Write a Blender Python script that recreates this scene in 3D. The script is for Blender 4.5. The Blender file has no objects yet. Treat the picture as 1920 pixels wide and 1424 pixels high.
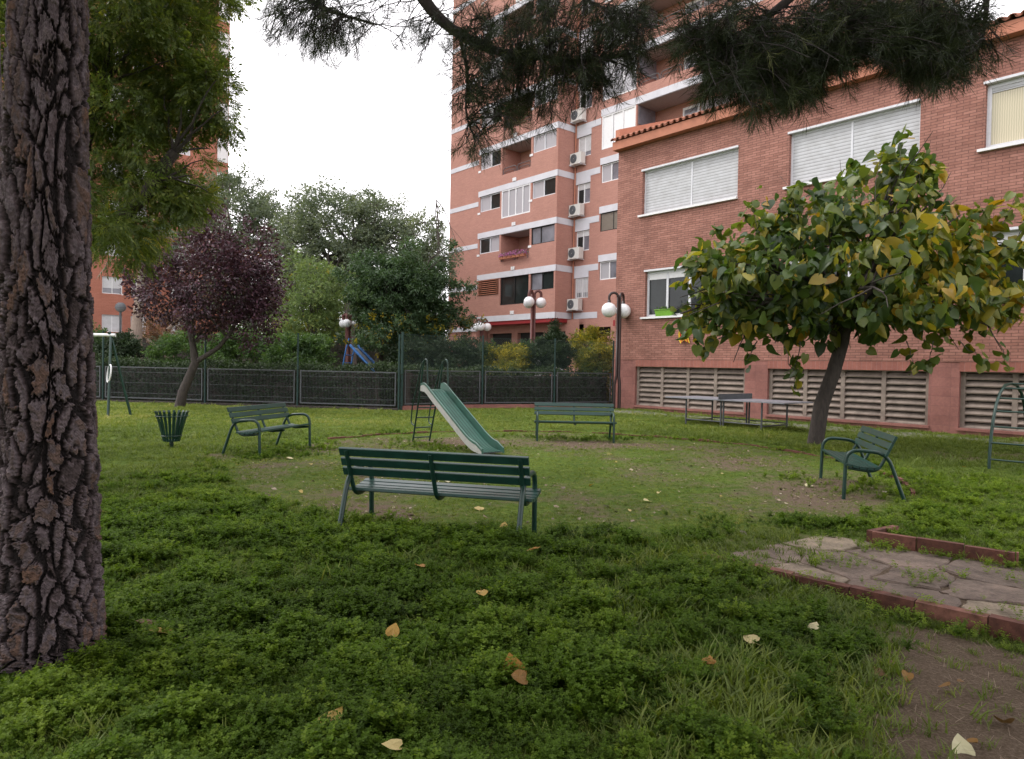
import bpy, math, random
import numpy as np
from mathutils import Vector, Matrix, noise
# ------------------------------------------------------------------ camera, sky, sun, exposure
sc = bpy.context.scene
F_PX, PITCH, ROLL, CAM_H = 1308.14, 0.0189544, 0.0190303, 1.63526
cp, sp, cr, sr = math.cos(PITCH), math.sin(PITCH), math.cos(ROLL), math.sin(ROLL)
FWD = np.array([0, cp, -sp]); UP0 = np.array([0, sp, cp]); R0 = np.array([1.0, 0, 0])
RGT = cr * R0 + sr * UP0; UPV = cr * UP0 - sr * R0
cam_data = bpy.data.cameras.new("camera"); cam = bpy.data.objects.new("camera", cam_data)
sc.collection.objects.link(cam); sc.camera = cam
cam_data.sensor_width = 36; cam_data.lens = 36 * F_PX / 1920
cam_data.clip_start = 0.05; cam_data.clip_end = 2000
cam.matrix_world = Matrix(((RGT[0], UPV[0], -FWD[0], 0), (RGT[1], UPV[1], -FWD[1], 0), (RGT[2], UPV[2], -FWD[2], CAM_H), (0, 0, 0, 1)))

SUN_EL, SUN_AZ = math.radians(48), math.radians(-75)      # azimuth from +Y towards +X
world = bpy.data.worlds.new("World"); sc.world = world; world.use_nodes = True
nt = world.node_tree; nt.nodes.clear()
wo = nt.nodes.new("ShaderNodeOutputWorld"); bg = nt.nodes.new("ShaderNodeBackground")
sky = nt.nodes.new("ShaderNodeTexSky"); sky.sky_type = 'NISHITA'; sky.sun_disc = False
sky.sun_elevation = SUN_EL; sky.sun_rotation = SUN_AZ; sky.air_density = 1.0; sky.dust_density = 3.0
mx = nt.nodes.new("ShaderNodeMix"); mx.data_type = 'RGBA'
tc = nt.nodes.new("ShaderNodeTexCoord"); ns = nt.nodes.new("ShaderNodeTexNoise"); ns.inputs['Scale'].default_value = 2.2; ns.inputs['Detail'].default_value = 5
rp = nt.nodes.new("ShaderNodeMapRange"); rp.inputs[1].default_value = .35; rp.inputs[2].default_value = .6; rp.inputs[3].default_value = .88; rp.inputs[4].default_value = .99
nt.links.new(tc.outputs['Generated'], ns.inputs['Vector']); nt.links.new(ns.outputs['Fac'], rp.inputs[0]); nt.links.new(rp.outputs[0], mx.inputs[0])
nt.links.new(sky.outputs[0], mx.inputs[6]); mx.inputs[7].default_value = (17.2, 16.7, 17.2, 1)   # cloud deck
nt.links.new(mx.outputs[2], bg.inputs[0]); bg.inputs[1].default_value = 0.10
nt.links.new(bg.outputs[0], wo.inputs[0])
sun_d = bpy.data.lights.new("sun", 'SUN'); sun_d.energy = 1.2; sun_d.angle = math.radians(14); sun_d.color = (1, .96, .9)
sun = bpy.data.objects.new("sun", sun_d); sc.collection.objects.link(sun)
sdir = Vector((math.sin(SUN_AZ) * math.cos(SUN_EL), math.cos(SUN_AZ) * math.cos(SUN_EL), math.sin(SUN_EL)))
sun.rotation_euler = sdir.to_track_quat('Z', 'Y').to_euler()
vs = sc.view_settings; vs.view_transform = 'Standard'; vs.look = 'None'; vs.exposure = 0.50; vs.gamma = 1; vs.use_curve_mapping = False
sc.cycles.max_bounces = 6; sc.cycles.diffuse_bounces = 3; sc.cycles.transparent_max_bounces = 8; sc.cycles.caustics_reflective = False; sc.cycles.caustics_refractive = False

# ------------------------------------------------------------------ helpers
COL = sc.collection
rng = np.random.default_rng(7); random.seed(7)

def at(x, y, Y):
    """the world point seen at photo pixel x, y at distance Y down the garden"""
    d = (x - 960) * RGT - (y - 712) * UPV + F_PX * FWD
    return np.array([0, 0, CAM_H]) + d * (Y / d[1])

def tag(o, label=None, cat=None, group=None, kind=None):
    if label: o['label'] = label
    if cat: o['category'] = cat
    if group: o['group'] = group
    if kind: o['kind'] = kind
    return o

def thing(name, label, cat, loc=(0, 0, 0), rz=0.0, group=None):
    o = bpy.data.objects.new(name, None); COL.objects.link(o); o.empty_display_size = .2
    o.location = [float(v) for v in loc]; o.rotation_euler = (0, 0, rz)
    return tag(o, label, cat, group)

def link(name, me, mat, parent=None):
    o = bpy.data.objects.new(name, me); COL.objects.link(o)
    for m in (mat if isinstance(mat, (list, tuple)) else [mat]): me.materials.append(m)
    if parent: o.parent = parent
    return o

def copy_tree(o, parent=None):
    c = o.copy(); COL.objects.link(c)
    if parent: c.parent = parent
    for ch in o.children: copy_tree(ch, c)
    return c

class MB:
    def __init__(s): s.v = []; s.f = []; s.uv = []; s.t = []; s.sm = []
    def face(s, pts, uv=None, tint=0.5, smooth=False):
        n = len(s.v); s.v += [tuple(map(float, p)) for p in pts]; s.f.append(tuple(range(n, n + len(pts))))
        s.uv.append(uv or [(0, 0)] * len(pts)); s.t += [tint] * len(pts); s.sm.append(smooth)
    def box(s, P, u0, u1, z0, z1, d0, d1, tint=.5):
        """box on a plane frame P: u along, z up, d outwards"""
        q = lambda u, z, d: P.p(u, z, d)
        s.face([q(u0, z0, d1), q(u1, z0, d1), q(u1, z1, d1), q(u0, z1, d1)], [(u0, z0), (u1, z0), (u1, z1), (u0, z1)], tint)
        s.face([q(u1, z0, d0), q(u0, z0, d0), q(u0, z1, d0), q(u1, z1, d0)], [(u1, z0), (u0, z0), (u0, z1), (u1, z1)], tint)
        s.face([q(u0, z0, d0), q(u0, z0, d1), q(u0, z1, d1), q(u0, z1, d0)], [(d0, z0), (d1, z0), (d1, z1), (d0, z1)], tint)
        s.face([q(u1, z0, d1), q(u1, z0, d0), q(u1, z1, d0), q(u1, z1, d1)], [(d1, z0), (d0, z0), (d0, z1), (d1, z1)], tint)
        s.face([q(u0, z1, d1), q(u1, z1, d1), q(u1, z1, d0), q(u0, z1, d0)], [(u0, d1), (u1, d1), (u1, d0), (u0, d0)], tint)
        s.face([q(u0, z0, d0), q(u1, z0, d0), q(u1, z0, d1), q(u0, z0, d1)], [(u0, d0), (u1, d0), (u1, d1), (u0, d1)], tint)
        return s
    def grid(s, rows, closed=False, tint=.5, smooth=True):
        n = len(s.v); m = len(rows[0])
        for r in rows: s.v += [tuple(map(float, p)) for p in r]; s.t += [tint] * m
        for i in range(len(rows) - 1):
            for j in range(m if closed else m - 1):
                k = (j + 1) % m
                s.f.append((n + i * m + j, n + i * m + k, n + (i + 1) * m + k, n + (i + 1) * m + j))
                s.uv.append([(j / m, i), ((j + 1) / m, i), ((j + 1) / m, i + 1), (j / m, i + 1)]); s.sm.append(smooth)
    def tube(s, path, r, seg=8, cap=True, tint=.5):
        P = [np.array(p, float) for p in path]; n = len(P)
        R = list(r) if hasattr(r, '__len__') else [r] * n
        rows = []; up = None
        for i in range(n):
            t = P[min(i + 1, n - 1)] - P[max(i - 1, 0)]; t /= (np.linalg.norm(t) + 1e-9)
            if up is None: up = np.array([0, 0, 1.]) if abs(t[2]) < .9 else np.array([1., 0, 0])
            a = np.cross(t, up); a /= (np.linalg.norm(a) + 1e-9); up = np.cross(a, t)
            rows.append([P[i] + R[i] * (math.cos(2 * math.pi * k / seg) * a + math.sin(2 * math.pi * k / seg) * up) for k in range(seg)])
        s.grid(rows, True, tint)
        if cap: s.face(rows[0], None, tint); s.face(rows[-1][::-1], None, tint)
        return s
    def lathe(s, prof, c=(0, 0, 0), seg=24, tint=.5):
        s.grid([[(c[0] + r * math.cos(2 * math.pi * k / seg), c[1] + r * math.sin(2 * math.pi * k / seg), c[2] + z) for k in range(seg)] for r, z in prof], True, tint)
        return s
    def build(s, name, mat, parent=None, bevel=0):
        me = bpy.data.meshes.new(name); me.from_pydata(s.v, [], s.f)
        uvl = me.uv_layers.new(name="UVMap"); uvl.data.foreach_set("uv", np.array([c for f in s.uv for c in f], dtype=np.float32).ravel())
        a = me.attributes.new("tint", 'FLOAT', 'POINT'); a.data.foreach_set("value", np.array(s.t, dtype=np.float32))
        me.polygons.foreach_set("use_smooth", s.sm); me.update()
        return link(name, me, mat, parent)

def rounded(path, r, n=5):
    """round the corners of a polyline"""
    P = [np.array(p, float) for p in path]; out = [P[0]]
    for i in range(1, len(P) - 1):
        a, b, c = P[i - 1], P[i], P[i + 1]
        d1 = min(r, np.linalg.norm(a - b) * .48); d2 = min(r, np.linalg.norm(c - b) * .48)
        p0 = b + (a - b) / np.linalg.norm(a - b) * d1; p2 = b + (c - b) / np.linalg.norm(c - b) * d2
        for k in range(n + 1):
            t = k / n; out.append((1 - t) ** 2 * p0 + 2 * t * (1 - t) * b + t * t * p2)
    out.append(P[-1]); return out

class Plane:
    def __init__(s, o, u, n): s.o = np.array(o, float); s.u = np.array(u, float); s.n = np.array(n, float)
    def p(s, u, z, d=0): return s.o + s.u * u + s.n * d + np.array([0, 0, z])
    def off(s, d): return Plane(s.o + s.n * d, s.u, s.n)

AX = Plane((0, 0, 0), (1, 0, 0), (0, -1, 0))

def mesh_np(name, V, F, mat, parent=None, tint=None, smooth=False):
    """V (n,3); F (m,k)"""
    me = bpy.data.meshes.new(name); V = np.asarray(V, np.float32); F = np.asarray(F, np.int32); m, k = F.shape
    me.vertices.add(len(V)); me.vertices.foreach_set("co", V.ravel())
    me.loops.add(m * k); me.loops.foreach_set("vertex_index", F.ravel())
    me.polygons.add(m); me.polygons.foreach_set("loop_start", np.arange(0, m * k, k, dtype=np.int32)); me.polygons.foreach_set("loop_total", np.full(m, k, np.int32))
    if smooth: me.polygons.foreach_set("use_smooth", np.ones(m, bool))
    me.update(calc_edges=True)
    if tint is not None:
        a = me.attributes.new("tint", 'FLOAT', 'POINT'); a.data.foreach_set("value", np.asarray(tint, np.float32))
    return link(name, me, mat, parent)

def rots(Dv, Nv):
    """rotation matrices with columns X, D (leaf tip direction), N (leaf normal)"""
    Dv = Dv / (np.linalg.norm(Dv, axis=1, keepdims=True) + 1e-9)
    Nv = Nv - (Nv * Dv).sum(1, keepdims=True) * Dv; Nv = Nv / (np.linalg.norm(Nv, axis=1, keepdims=True) + 1e-9)
    return np.stack([np.cross(Dv, Nv), Dv, Nv], axis=2)

def scatter(T, TF, pos, R, scale, tint=None):
    T = np.asarray(T, float); TF = np.asarray(TF, int); n = len(pos); k = len(T)
    V = np.einsum('nij,kj->nki', R, T) * np.asarray(scale).reshape(n, 1, 1) + pos[:, None, :]
    F = (TF[None] + (np.arange(n) * k)[:, None, None]).reshape(-1, TF.shape[1])
    return V.reshape(-1, 3), F, np.repeat(tint if tint is not None else np.full(n, .5), k)

# ------------------------------------------------------------------ materials
def new_mat(name):
    m = bpy.data.materials.new(name); m.use_nodes = True; t = m.node_tree; b = t.nodes['Principled BSDF']; return m, t, b
def N(t, typ, **kw):
    n = t.nodes.new(typ)
    for k, v in kw.items(): setattr(n, k, v)
    return n
def ramp(t, stops, src=None):
    r = N(t, 'ShaderNodeValToRGB'); e = r.color_ramp.elements
    while len(e) > 1: e.remove(e[-1])
    e[0].position = stops[0][0]; e[0].color = (*stops[0][1], 1)
    for p, c in stops[1:]:
        x = e.new(p); x.color = (*c, 1)
    if src: t.links.new(src, r.inputs[0])
    return r
def noise_n(t, scale, detail=4, vec=None, rough=.55, dist=0):
    n = N(t, 'ShaderNodeTexNoise'); n.inputs['Scale'].default_value = scale; n.inputs['Detail'].default_value = detail; n.inputs['Roughness'].default_value = rough; n.inputs['Distortion'].default_value = dist
    if vec: t.links.new(vec, n.inputs['Vector'])
    return n
def mix(t, f, a, b, typ='MIX'):
    m = N(t, 'ShaderNodeMix', data_type='RGBA', blend_type=typ)
    for i, v in ((0, f), (6, a), (7, b)):
        if hasattr(v, 'is_linked') or isinstance(v, bpy.types.NodeSocket): t.links.new(v, m.inputs[i])
        else: m.inputs[i].default_value = v if i == 0 else (*v, 1)
    return m.outputs[2]
def bump(t, b, h, strength=.4, dist=.01):
    n = N(t, 'ShaderNodeBump'); n.inputs['Strength'].default_value = strength; n.inputs['Distance'].default_value = dist
    t.links.new(h, n.inputs['Height']); t.links.new(n.outputs[0], b.inputs['Normal']); return n

def paint(name, col, rough=.45, spec=.5, var=.15, wear=None, scale=9, bumpy=.08):
    m, t, b = new_mat(name); tc = N(t, 'ShaderNodeTexCoord')
    n = noise_n(t, scale, 6, tc.outputs['Object'], .65)
    c2 = tuple(max(0, c * (1 - var)) for c in col); c1 = tuple(min(1, c * (1 + var)) for c in col)
    r = ramp(t, [(.3, c2), (.7, c1)], n.outputs[0]); out = r.outputs[0]
    if wear:
        n2 = noise_n(t, scale * 5, 8, tc.outputs['Object'], .75); r2 = ramp(t, [(.62, (0, 0, 0)), (.72, (1, 1, 1))], n2.outputs[0])
        out = mix(t, r2.outputs[0], out, wear)
    t.links.new(out, b.inputs['Base Color'])
    rr = N(t, 'ShaderNodeMapRange'); rr.inputs[3].default_value = max(.05, rough - .12); rr.inputs[4].default_value = min(1, rough + .15); t.links.new(n.outputs[0], rr.inputs[0]); t.links.new(rr.outputs[0], b.inputs['Roughness'])
    b.inputs['Specular IOR Level'].default_value = spec
    if bumpy: bump(t, b, n.outputs[0], bumpy, .01)
    return m

def brick_mat(name, c1, c2, mortar, bw, bh, msize=.012, rough=.85, offset=.5, bumpd=.008, dirty=.25):
    m, t, b = new_mat(name); uv = N(t, 'ShaderNodeUVMap'); uv.uv_map = "UVMap"
    br = N(t, 'ShaderNodeTexBrick'); br.offset = offset; br.inputs['Scale'].default_value = 1; br.inputs['Brick Width'].default_value = bw; br.inputs['Row Height'].default_value = bh
    br.inputs['Mortar Size'].default_value = msize; br.inputs['Mortar Smooth'].default_value = .15; br.inputs['Bias'].default_value = 0
    br.inputs['Color1'].default_value = (*c1, 1); br.inputs['Color2'].default_value = (*c2, 1); br.inputs['Mortar'].default_value = (*mortar, 1)
    nz = noise_n(t, 40, 3, uv.outputs[0]); dv = N(t, 'ShaderNodeVectorMath', operation='MULTIPLY_ADD'); dv.inputs[1].default_value = (.006, .004, 0)
    t.links.new(nz.outputs['Color'], dv.inputs[0]); t.links.new(uv.outputs[0], dv.inputs[2]); t.links.new(dv.outputs[0], br.inputs['Vector'])
    n1 = noise_n(t, 1.1, 8, uv.outputs[0], .7); r1 = ramp(t, [(.3, (1 - dirty,) * 3), (.65, (1.0, 1.0, 1.0))], n1.outputs[0])
    c = mix(t, 1.0, br.outputs['Color'], r1.outputs[0], 'MULTIPLY')
    n2 = noise_n(t, 14, 5, uv.outputs[0], .7); r2 = ramp(t, [(.3, (.85, .85, .87)), (.7, (1.12, 1.08, 1.05))], n2.outputs[0])
    c = mix(t, 1.0, c, r2.outputs[0], 'MULTIPLY')
    t.links.new(c, b.inputs['Base Color']); b.inputs['Roughness'].default_value = rough; b.inputs['Specular IOR Level'].default_value = .25
    inv = N(t, 'ShaderNodeMath', operation='SUBTRACT'); inv.inputs[0].default_value = 1; t.links.new(br.outputs['Fac'], inv.inputs[1])
    bump(t, b, inv.outputs[0], .7, bumpd); return m

def leaf_mat(name, stops, rough=.5, transl=.35, instancer=False, spec=.4, hue_noise=0):
    m, t, b = new_mat(name); at_ = N(t, 'ShaderNodeAttribute', attribute_name="tint")
    if instancer: at_.attribute_type = 'INSTANCER'
    src = at_.outputs['Fac']
    if hue_noise:
        g = N(t, 'ShaderNodeNewGeometry'); n = noise_n(t, hue_noise, 4, g.outputs['Position']); ad = N(t, 'ShaderNodeMath', operation='MULTIPLY_ADD'); ad.inputs[1].default_value = .6
        sb = N(t, 'ShaderNodeMath', operation='SUBTRACT'); sb.inputs[1].default_value = .3
        t.links.new(n.outputs[0], ad.inputs[0]); t.links.new(src, ad.inputs[2]); t.links.new(ad.outputs[0], sb.inputs[0]); src = sb.outputs[0]
    r = ramp(t, stops, src); t.links.new(r.outputs[0], b.inputs['Base Color']); b.inputs['Roughness'].default_value = rough; b.inputs['Specular IOR Level'].default_value = spec
    tr = N(t, 'ShaderNodeBsdfTranslucent'); mul = mix(t, 1.0, r.outputs[0], (1.2, 1.3, .6), 'MULTIPLY'); t.links.new(mul, tr.inputs[0])
    ms = N(t, 'ShaderNodeMixShader'); ms.inputs[0].default_value = transl; t.links.new(b.outputs[0], ms.inputs[1]); t.links.new(tr.outputs[0], ms.inputs[2])
    t.links.new(ms.outputs[0], t.nodes['Material Output'].inputs[0]); return m

def bark_mat(name, c1, c2, scale=(6, 6, 1.5)):
    m, t, b = new_mat(name); tc = N(t, 'ShaderNodeTexCoord'); mp = N(t, 'ShaderNodeMapping'); mp.inputs['Scale'].default_value = scale; t.links.new(tc.outputs['Object'], mp.inputs[0])
    n = noise_n(t, 3, 8, mp.outputs[0], .7, .6); r = ramp(t, [(.3, c1), (.7, c2)], n.outputs[0]); t.links.new(r.outputs[0], b.inputs['Base Color']); b.inputs['Roughness'].default_value = .9
    bump(t, b, n.outputs[0], .8, .03); return m

def glass_mat(name, col, rough=.06, spec=.6):
    m, t, b = new_mat(name); tc = N(t, 'ShaderNodeTexCoord'); n = noise_n(t, .9, 4, tc.outputs['Object'], .6)
    r = ramp(t, [(.3, tuple(c * .6 for c in col)), (.7, tuple(c * 1.3 for c in col))], n.outputs[0]); t.links.new(r.outputs[0], b.inputs['Base Color'])
    b.inputs['Roughness'].default_value = rough; b.inputs['Specular IOR Level'].default_value = spec; return m

def curtain_mat(name, col):
    m, t, b = new_mat(name); tc = N(t, 'ShaderNodeTexCoord'); w = N(t, 'ShaderNodeTexWave'); w.inputs['Scale'].default_value = 6; w.inputs['Distortion'].default_value = 2
    t.links.new(tc.outputs['UV'], w.inputs[0]); r = ramp(t, [(0, tuple(c * .75 for c in col)), (1, col)], w.outputs[0]); t.links.new(r.outputs[0], b.inputs['Base Color'])
    b.inputs['Roughness'].default_value = .12; b.inputs['Specular IOR Level'].default_value = .5; return m

def slat_mat(name, col, pitch=.05):
    """roller shutter: horizontal slats in the UV's v"""
    m, t, b = new_mat(name); uv = N(t, 'ShaderNodeUVMap'); uv.uv_map = "UVMap"; sx = N(t, 'ShaderNodeSeparateXYZ'); t.links.new(uv.outputs[0], sx.inputs[0])
    d = N(t, 'ShaderNodeMath', operation='DIVIDE'); d.inputs[1].default_value = pitch; t.links.new(sx.outputs[1], d.inputs[0]); fr = N(t, 'ShaderNodeMath', operation='FRACT'); t.links.new(d.outputs[0], fr.inputs[0])
    r = ramp(t, [(0, tuple(c * .45 for c in col)), (.12, tuple(c * .55 for c in col)), (.2, col), (1, col)], fr.outputs[0])
    n = noise_n(t, 3, 6, uv.outputs[0], .7); rn = ramp(t, [(.3, (.82, .81, .79)), (.6, (1, 1, 1))], n.outputs[0]); c = mix(t, 1.0, r.outputs[0], rn.outputs[0], 'MULTIPLY')
    t.links.new(c, b.inputs['Base Color']); b.inputs['Roughness'].default_value = .5
    pp = N(t, 'ShaderNodeMath', operation='PINGPONG'); pp.inputs[1].default_value = .5; t.links.new(fr.outputs[0], pp.inputs[0]); bump(t, b, pp.outputs[0], .6, .012); return m

M = {}
M['green'] = paint('green_paint', (.008, .036, .026), .34, .5, .3, (.04, .09, .07), 7)
M['green_slat'] = paint('green_slat_paint', (.010, .045, .035), .36, .5, .28, (.03, .08, .062), 5)
M['slide_green'] = paint('slide_green', (.032, .105, .078), .34, .5, .3, (.15, .23, .20), 4)
M['slide_side'] = paint('slide_fibreglass', (.36, .36, .34), .5, .4, .15, (.2, .25, .2), 8)
M['blue'] = paint('blue_paint', (.05, .20, .55), .4)
M['white'] = paint('white_paint', (.74, .74, .75), .5, .4, .06)
M['white_alu'] = paint('white_aluminium', (.62, .63, .66), .4, .5, .08)
M['band'] = paint('pale_concrete_band', (.58, .58, .62), .8, .2, .08, None, 1.5)
M['terracotta'] = paint('terracotta_render', (.44, .19, .125), .85, .2, .15, (.3, .12, .08), 2)
M['tile'] = paint('roof_tile', (.34, .15, .10), .85, .2, .35, (.15, .10, .08), 5)
M['red'] = paint('dark_red_paint', (.27, .02, .025), .5)
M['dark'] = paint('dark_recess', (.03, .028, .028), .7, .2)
M['soffit'] = paint('grey_soffit', (.36, .34, .36), .8, .2, .08)
M['steel'] = paint('galvanised_steel', (.075, .08, .088), .5, .5, .25, (.1, .1, .1), 12)
M['tabletop'] = paint('grey_tabletop', (.22, .23, .26), .4, .5, .12)
M['steel_dark'] = paint('dark_wire', (.10, .11, .12), .5, .5, .2)
M['post'] = paint('dark_green_post', (.018, .045, .04), .5, .4)
M['lamp_pole'] = paint('brown_red_pole', (.12, .045, .04), .5, .4, .2)
M['pipe_dark'] = paint('dark_brown_pole', (.03, .014, .012), .4, .5, .2)
m, t, b = new_mat('globe'); b.inputs['Base Color'].default_value = (.86, .86, .88, 1); b.inputs['Roughness'].default_value = .2; b.inputs['Subsurface Weight'].default_value = .25; b.inputs['Subsurface Radius'].default_value = (.1, .1, .1)
n = noise_n(t, 3, 4); r = ramp(t, [(.3, (.74, .74, .75)), (.6, (.88, .88, .9))], n.outputs[0]); t.links.new(r.outputs[0], b.inputs['Base Color']); M['globe'] = m
M['brick'] = brick_mat('long_red_brick', (.43, .215, .170), (.32, .152, .118), (.19, .10, .08), .31, .080, .0085, dirty=.32)
M['brick_tower'] = brick_mat('tower_brick', (.47, .25, .20), (.42, .22, .175), (.38, .20, .165), .30, .06, .006, dirty=.12, bumpd=.003)
M['brick_far'] = brick_mat('orange_brick', (.44, .18, .125), (.38, .15, .10), (.33, .14, .105), .30, .06, .006, dirty=.12, bumpd=.003)
M['plinth'] = brick_mat('plinth_block', (.36, .165, .14), (.30, .135, .115), (.27, .13, .115), .48, .26, .006, offset=0, dirty=.4, bumpd=.003)
M['soldier'] = brick_mat('soldier_course', (.38, .155, .12), (.31, .125, .10), (.36, .20, .17), .14, .40, .006, offset=0, dirty=.25, bumpd=.003)
M['louvre'] = paint('concrete_louvre', (.24, .195, .165), .85, .2, .3, (.14, .12, .11), 3)
M['shutter'] = slat_mat('white_shutter', (.50, .51, .53), .105)
M['shutter_far'] = slat_mat('pale_shutter', (.62, .62, .64), .06)
M['shutter_brown'] = slat_mat('brown_shutter', (.18, .15, .12), .07)
M['shutter_grey'] = slat_mat('grey_shutter', (.36, .35, .37), .09)
M['glass'] = glass_mat('window_glass', (.02, .025, .025), .03, .35)
M['glass_pale'] = glass_mat('pale_window_glass', (.20, .20, .23), .12, .7)
M['curtain'] = curtain_mat('white_curtain', (.45, .44, .47))
M['curtain_cream'] = curtain_mat('cream_curtain', (.58, .52, .36))
M['kerb'] = paint('brick_kerb', (.20, .085, .06), .9, .2, .3, (.10, .07, .05), 9, .3)
M['ac'] = paint('ac_case', (.62, .61, .58), .5, .4, .06)
M['purple_flower'] = leaf_mat('purple_flower', [(0, (.04, .10, .03)), (.35, (.05, .12, .03)), (.4, (.45, .10, .40)), (1, (.65, .25, .6))], .6)
M['pot'] = paint('clay_pot', (.35, .13, .07), .8)
M['lime'] = paint('lime_plastic', (.16, .36, .03), .4)

# leaves
M['mulberry'] = leaf_mat('mulberry_leaf', [(0, (.028, .055, .022)), (.35, (.070, .115, .026)), (.62, (.15, .18, .028)), (.78, (.28, .24, .03)), (.93, (.40, .27, .025)), (1, (.34, .19, .02))], .42, .38, spec=.45)
M['ash'] = leaf_mat('ash_leaf', [(0, (.055, .085, .024)), (.5, (.12, .16, .036)), (.85, (.22, .24, .045)), (1, (.36, .28, .03))], .5, .45)
M['plum'] = leaf_mat('plum_leaf', [(0, (.026, .012, .018)), (.6, (.075, .030, .048)), (.9, (.14, .065, .095)), (1, (.17, .075, .05))], .38, .2, spec=.5)
M['greygreen'] = leaf_mat('grey_green_leaf', [(0, (.075, .10, .072)), (.5, (.15, .185, .125)), (1, (.24, .27, .17))], .55, .35)  # grey-green, lightened to carry distance haze in the leaf colour
M['lightgreen'] = leaf_mat('light_green_leaf', [(0, (.09, .14, .05)), (.6, (.18, .25, .09)), (.9, (.26, .32, .09)), (1, (.36, .29, .03))], .5, .35)
M['darkleaf'] = leaf_mat('dark_green_leaf', [(0, (.028, .055, .026)), (.6, (.065, .115, .05)), (.93, (.11, .17, .06)), (1, (.35, .27, .02))], .45, .3)
M['hedge'] = leaf_mat('hedge_leaf', [(0, (.014, .026, .012)), (.7, (.03, .055, .02)), (1, (.06, .10, .03))], .6, .2)
M['bush'] = leaf_mat('bush_leaf', [(0, (.04, .08, .03)), (.6, (.085, .15, .045)), (1, (.14, .21, .05))], .5, .35)
M['yellowbush'] = leaf_mat('yellow_bush_leaf', [(0, (.05, .09, .02)), (.5, (.16, .17, .03)), (1, (.50, .40, .04))], .5, .35)
M['needle'] = leaf_mat('pine_needle', [(0, (.014, .020, .009)), (.6, (.042, .062, .020)), (1, (.13, .14, .045))], .6, .12)
M['bark_dark'] = bark_mat('dark_bark', (.025, .02, .018), (.075, .06, .052))
M['bark_grey'] = bark_mat('grey_bark', (.05, .042, .038), (.14, .12, .105))
M['bark_pale'] = bark_mat('pale_bark', (.20, .14, .11), (.38, .30, .25))
M['grass'] = leaf_mat('grass_blade', [(0, (.070, .105, .015)), (.5, (.14, .19, .028)), (.85, (.24, .27, .05)), (1, (.38, .34, .13))], .55, .35, True)
M['cover'] = leaf_mat('ground_cover_leaf', [(0, (.044, .082, .010)), (.5, (.098, .170, .016)), (1, (.22, .30, .034))], .6, .45, True, .2)
M['fallen'] = leaf_mat('fallen_leaf', [(0, (.10, .06, .035)), (.35, (.34, .17, .03)), (.6, (.44, .31, .08)), (1, (.58, .54, .34))], .6, .2)

# ------------------------------------------------------------------ the ground
CX, CY, CR = .75, 12.0, 5.35                       # the round clearing
UA = math.radians(40.2726); EV = np.array([math.sin(UA), -math.cos(UA), 0]); NV = np.array([math.cos(UA), math.sin(UA), 0])   # along and into the facades
BO = EV * -18.7 + NV * 21.194                      # foot of the brick building's corner
KA, KB = np.array([1.55, 5.88]), np.array([5.2, 2.42])           # path kerb, near side
KC, KD = np.array([3.35, 6.42]), np.array([4.22, 5.74])          # path kerb, far side
kd = (KB - KA) / np.linalg.norm(KB - KA); kn = np.array([-kd[1], kd[0]])   # kn points across the path, away from the camera

def sstep(a, b, x): t = np.clip((x - a) / (b - a), 0, 1); return t * t * (3 - 2 * t)
_ph = rng.uniform(0, 6.28, (14, 2)); _fr = rng.normal(0, 1, (14, 2))
def wob(x, y, s=1.0):
    r = 0
    for i in range(14): r = r + np.sin(x * s * _fr[i, 0] * 1.6 + y * s * _fr[i, 1] * 1.6 + _ph[i, 0])
    return r / 5.3
def path_across(x, y): return (x - KA[0]) * kn[0] + (y - KA[1]) * kn[1]
def path_along(x, y): return (x - KA[0]) * kd[0] + (y - KA[1]) * kd[1]
def on_path(x, y):
    a = path_across(x, y); l = path_along(x, y)
    return sstep(.035, .045, a) * (1 - sstep(1.62, 1.68, a)) * sstep(-.35, .1, l)
def height(x, y):
    x = np.asarray(x, float); y = np.asarray(y, float)
    r = np.hypot(x - CX, y - CY); out = sstep(CR - .1, CR + .5, r)
    h = .018 * wob(x, y, .9) + .008 * wob(x, y, 4) + .05 * out
    near = out * (1 - sstep(5.6, 6.8, y)) * (1 - sstep(.9, 2.0, x)); h = h + .11 * near * (1 + .35 * wob(x, y, 1.3))
    a = path_across(x, y); l = path_along(x, y)
    low = (a < .04) * sstep(-1.3, -.05, a) * sstep(.3, 1.2, l)
    h = h - .065 * low
    p = on_path(x, y); h = h * (1 - p) + .035 * p
    return h
def H1(x, y): return float(height(x, y))

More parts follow.
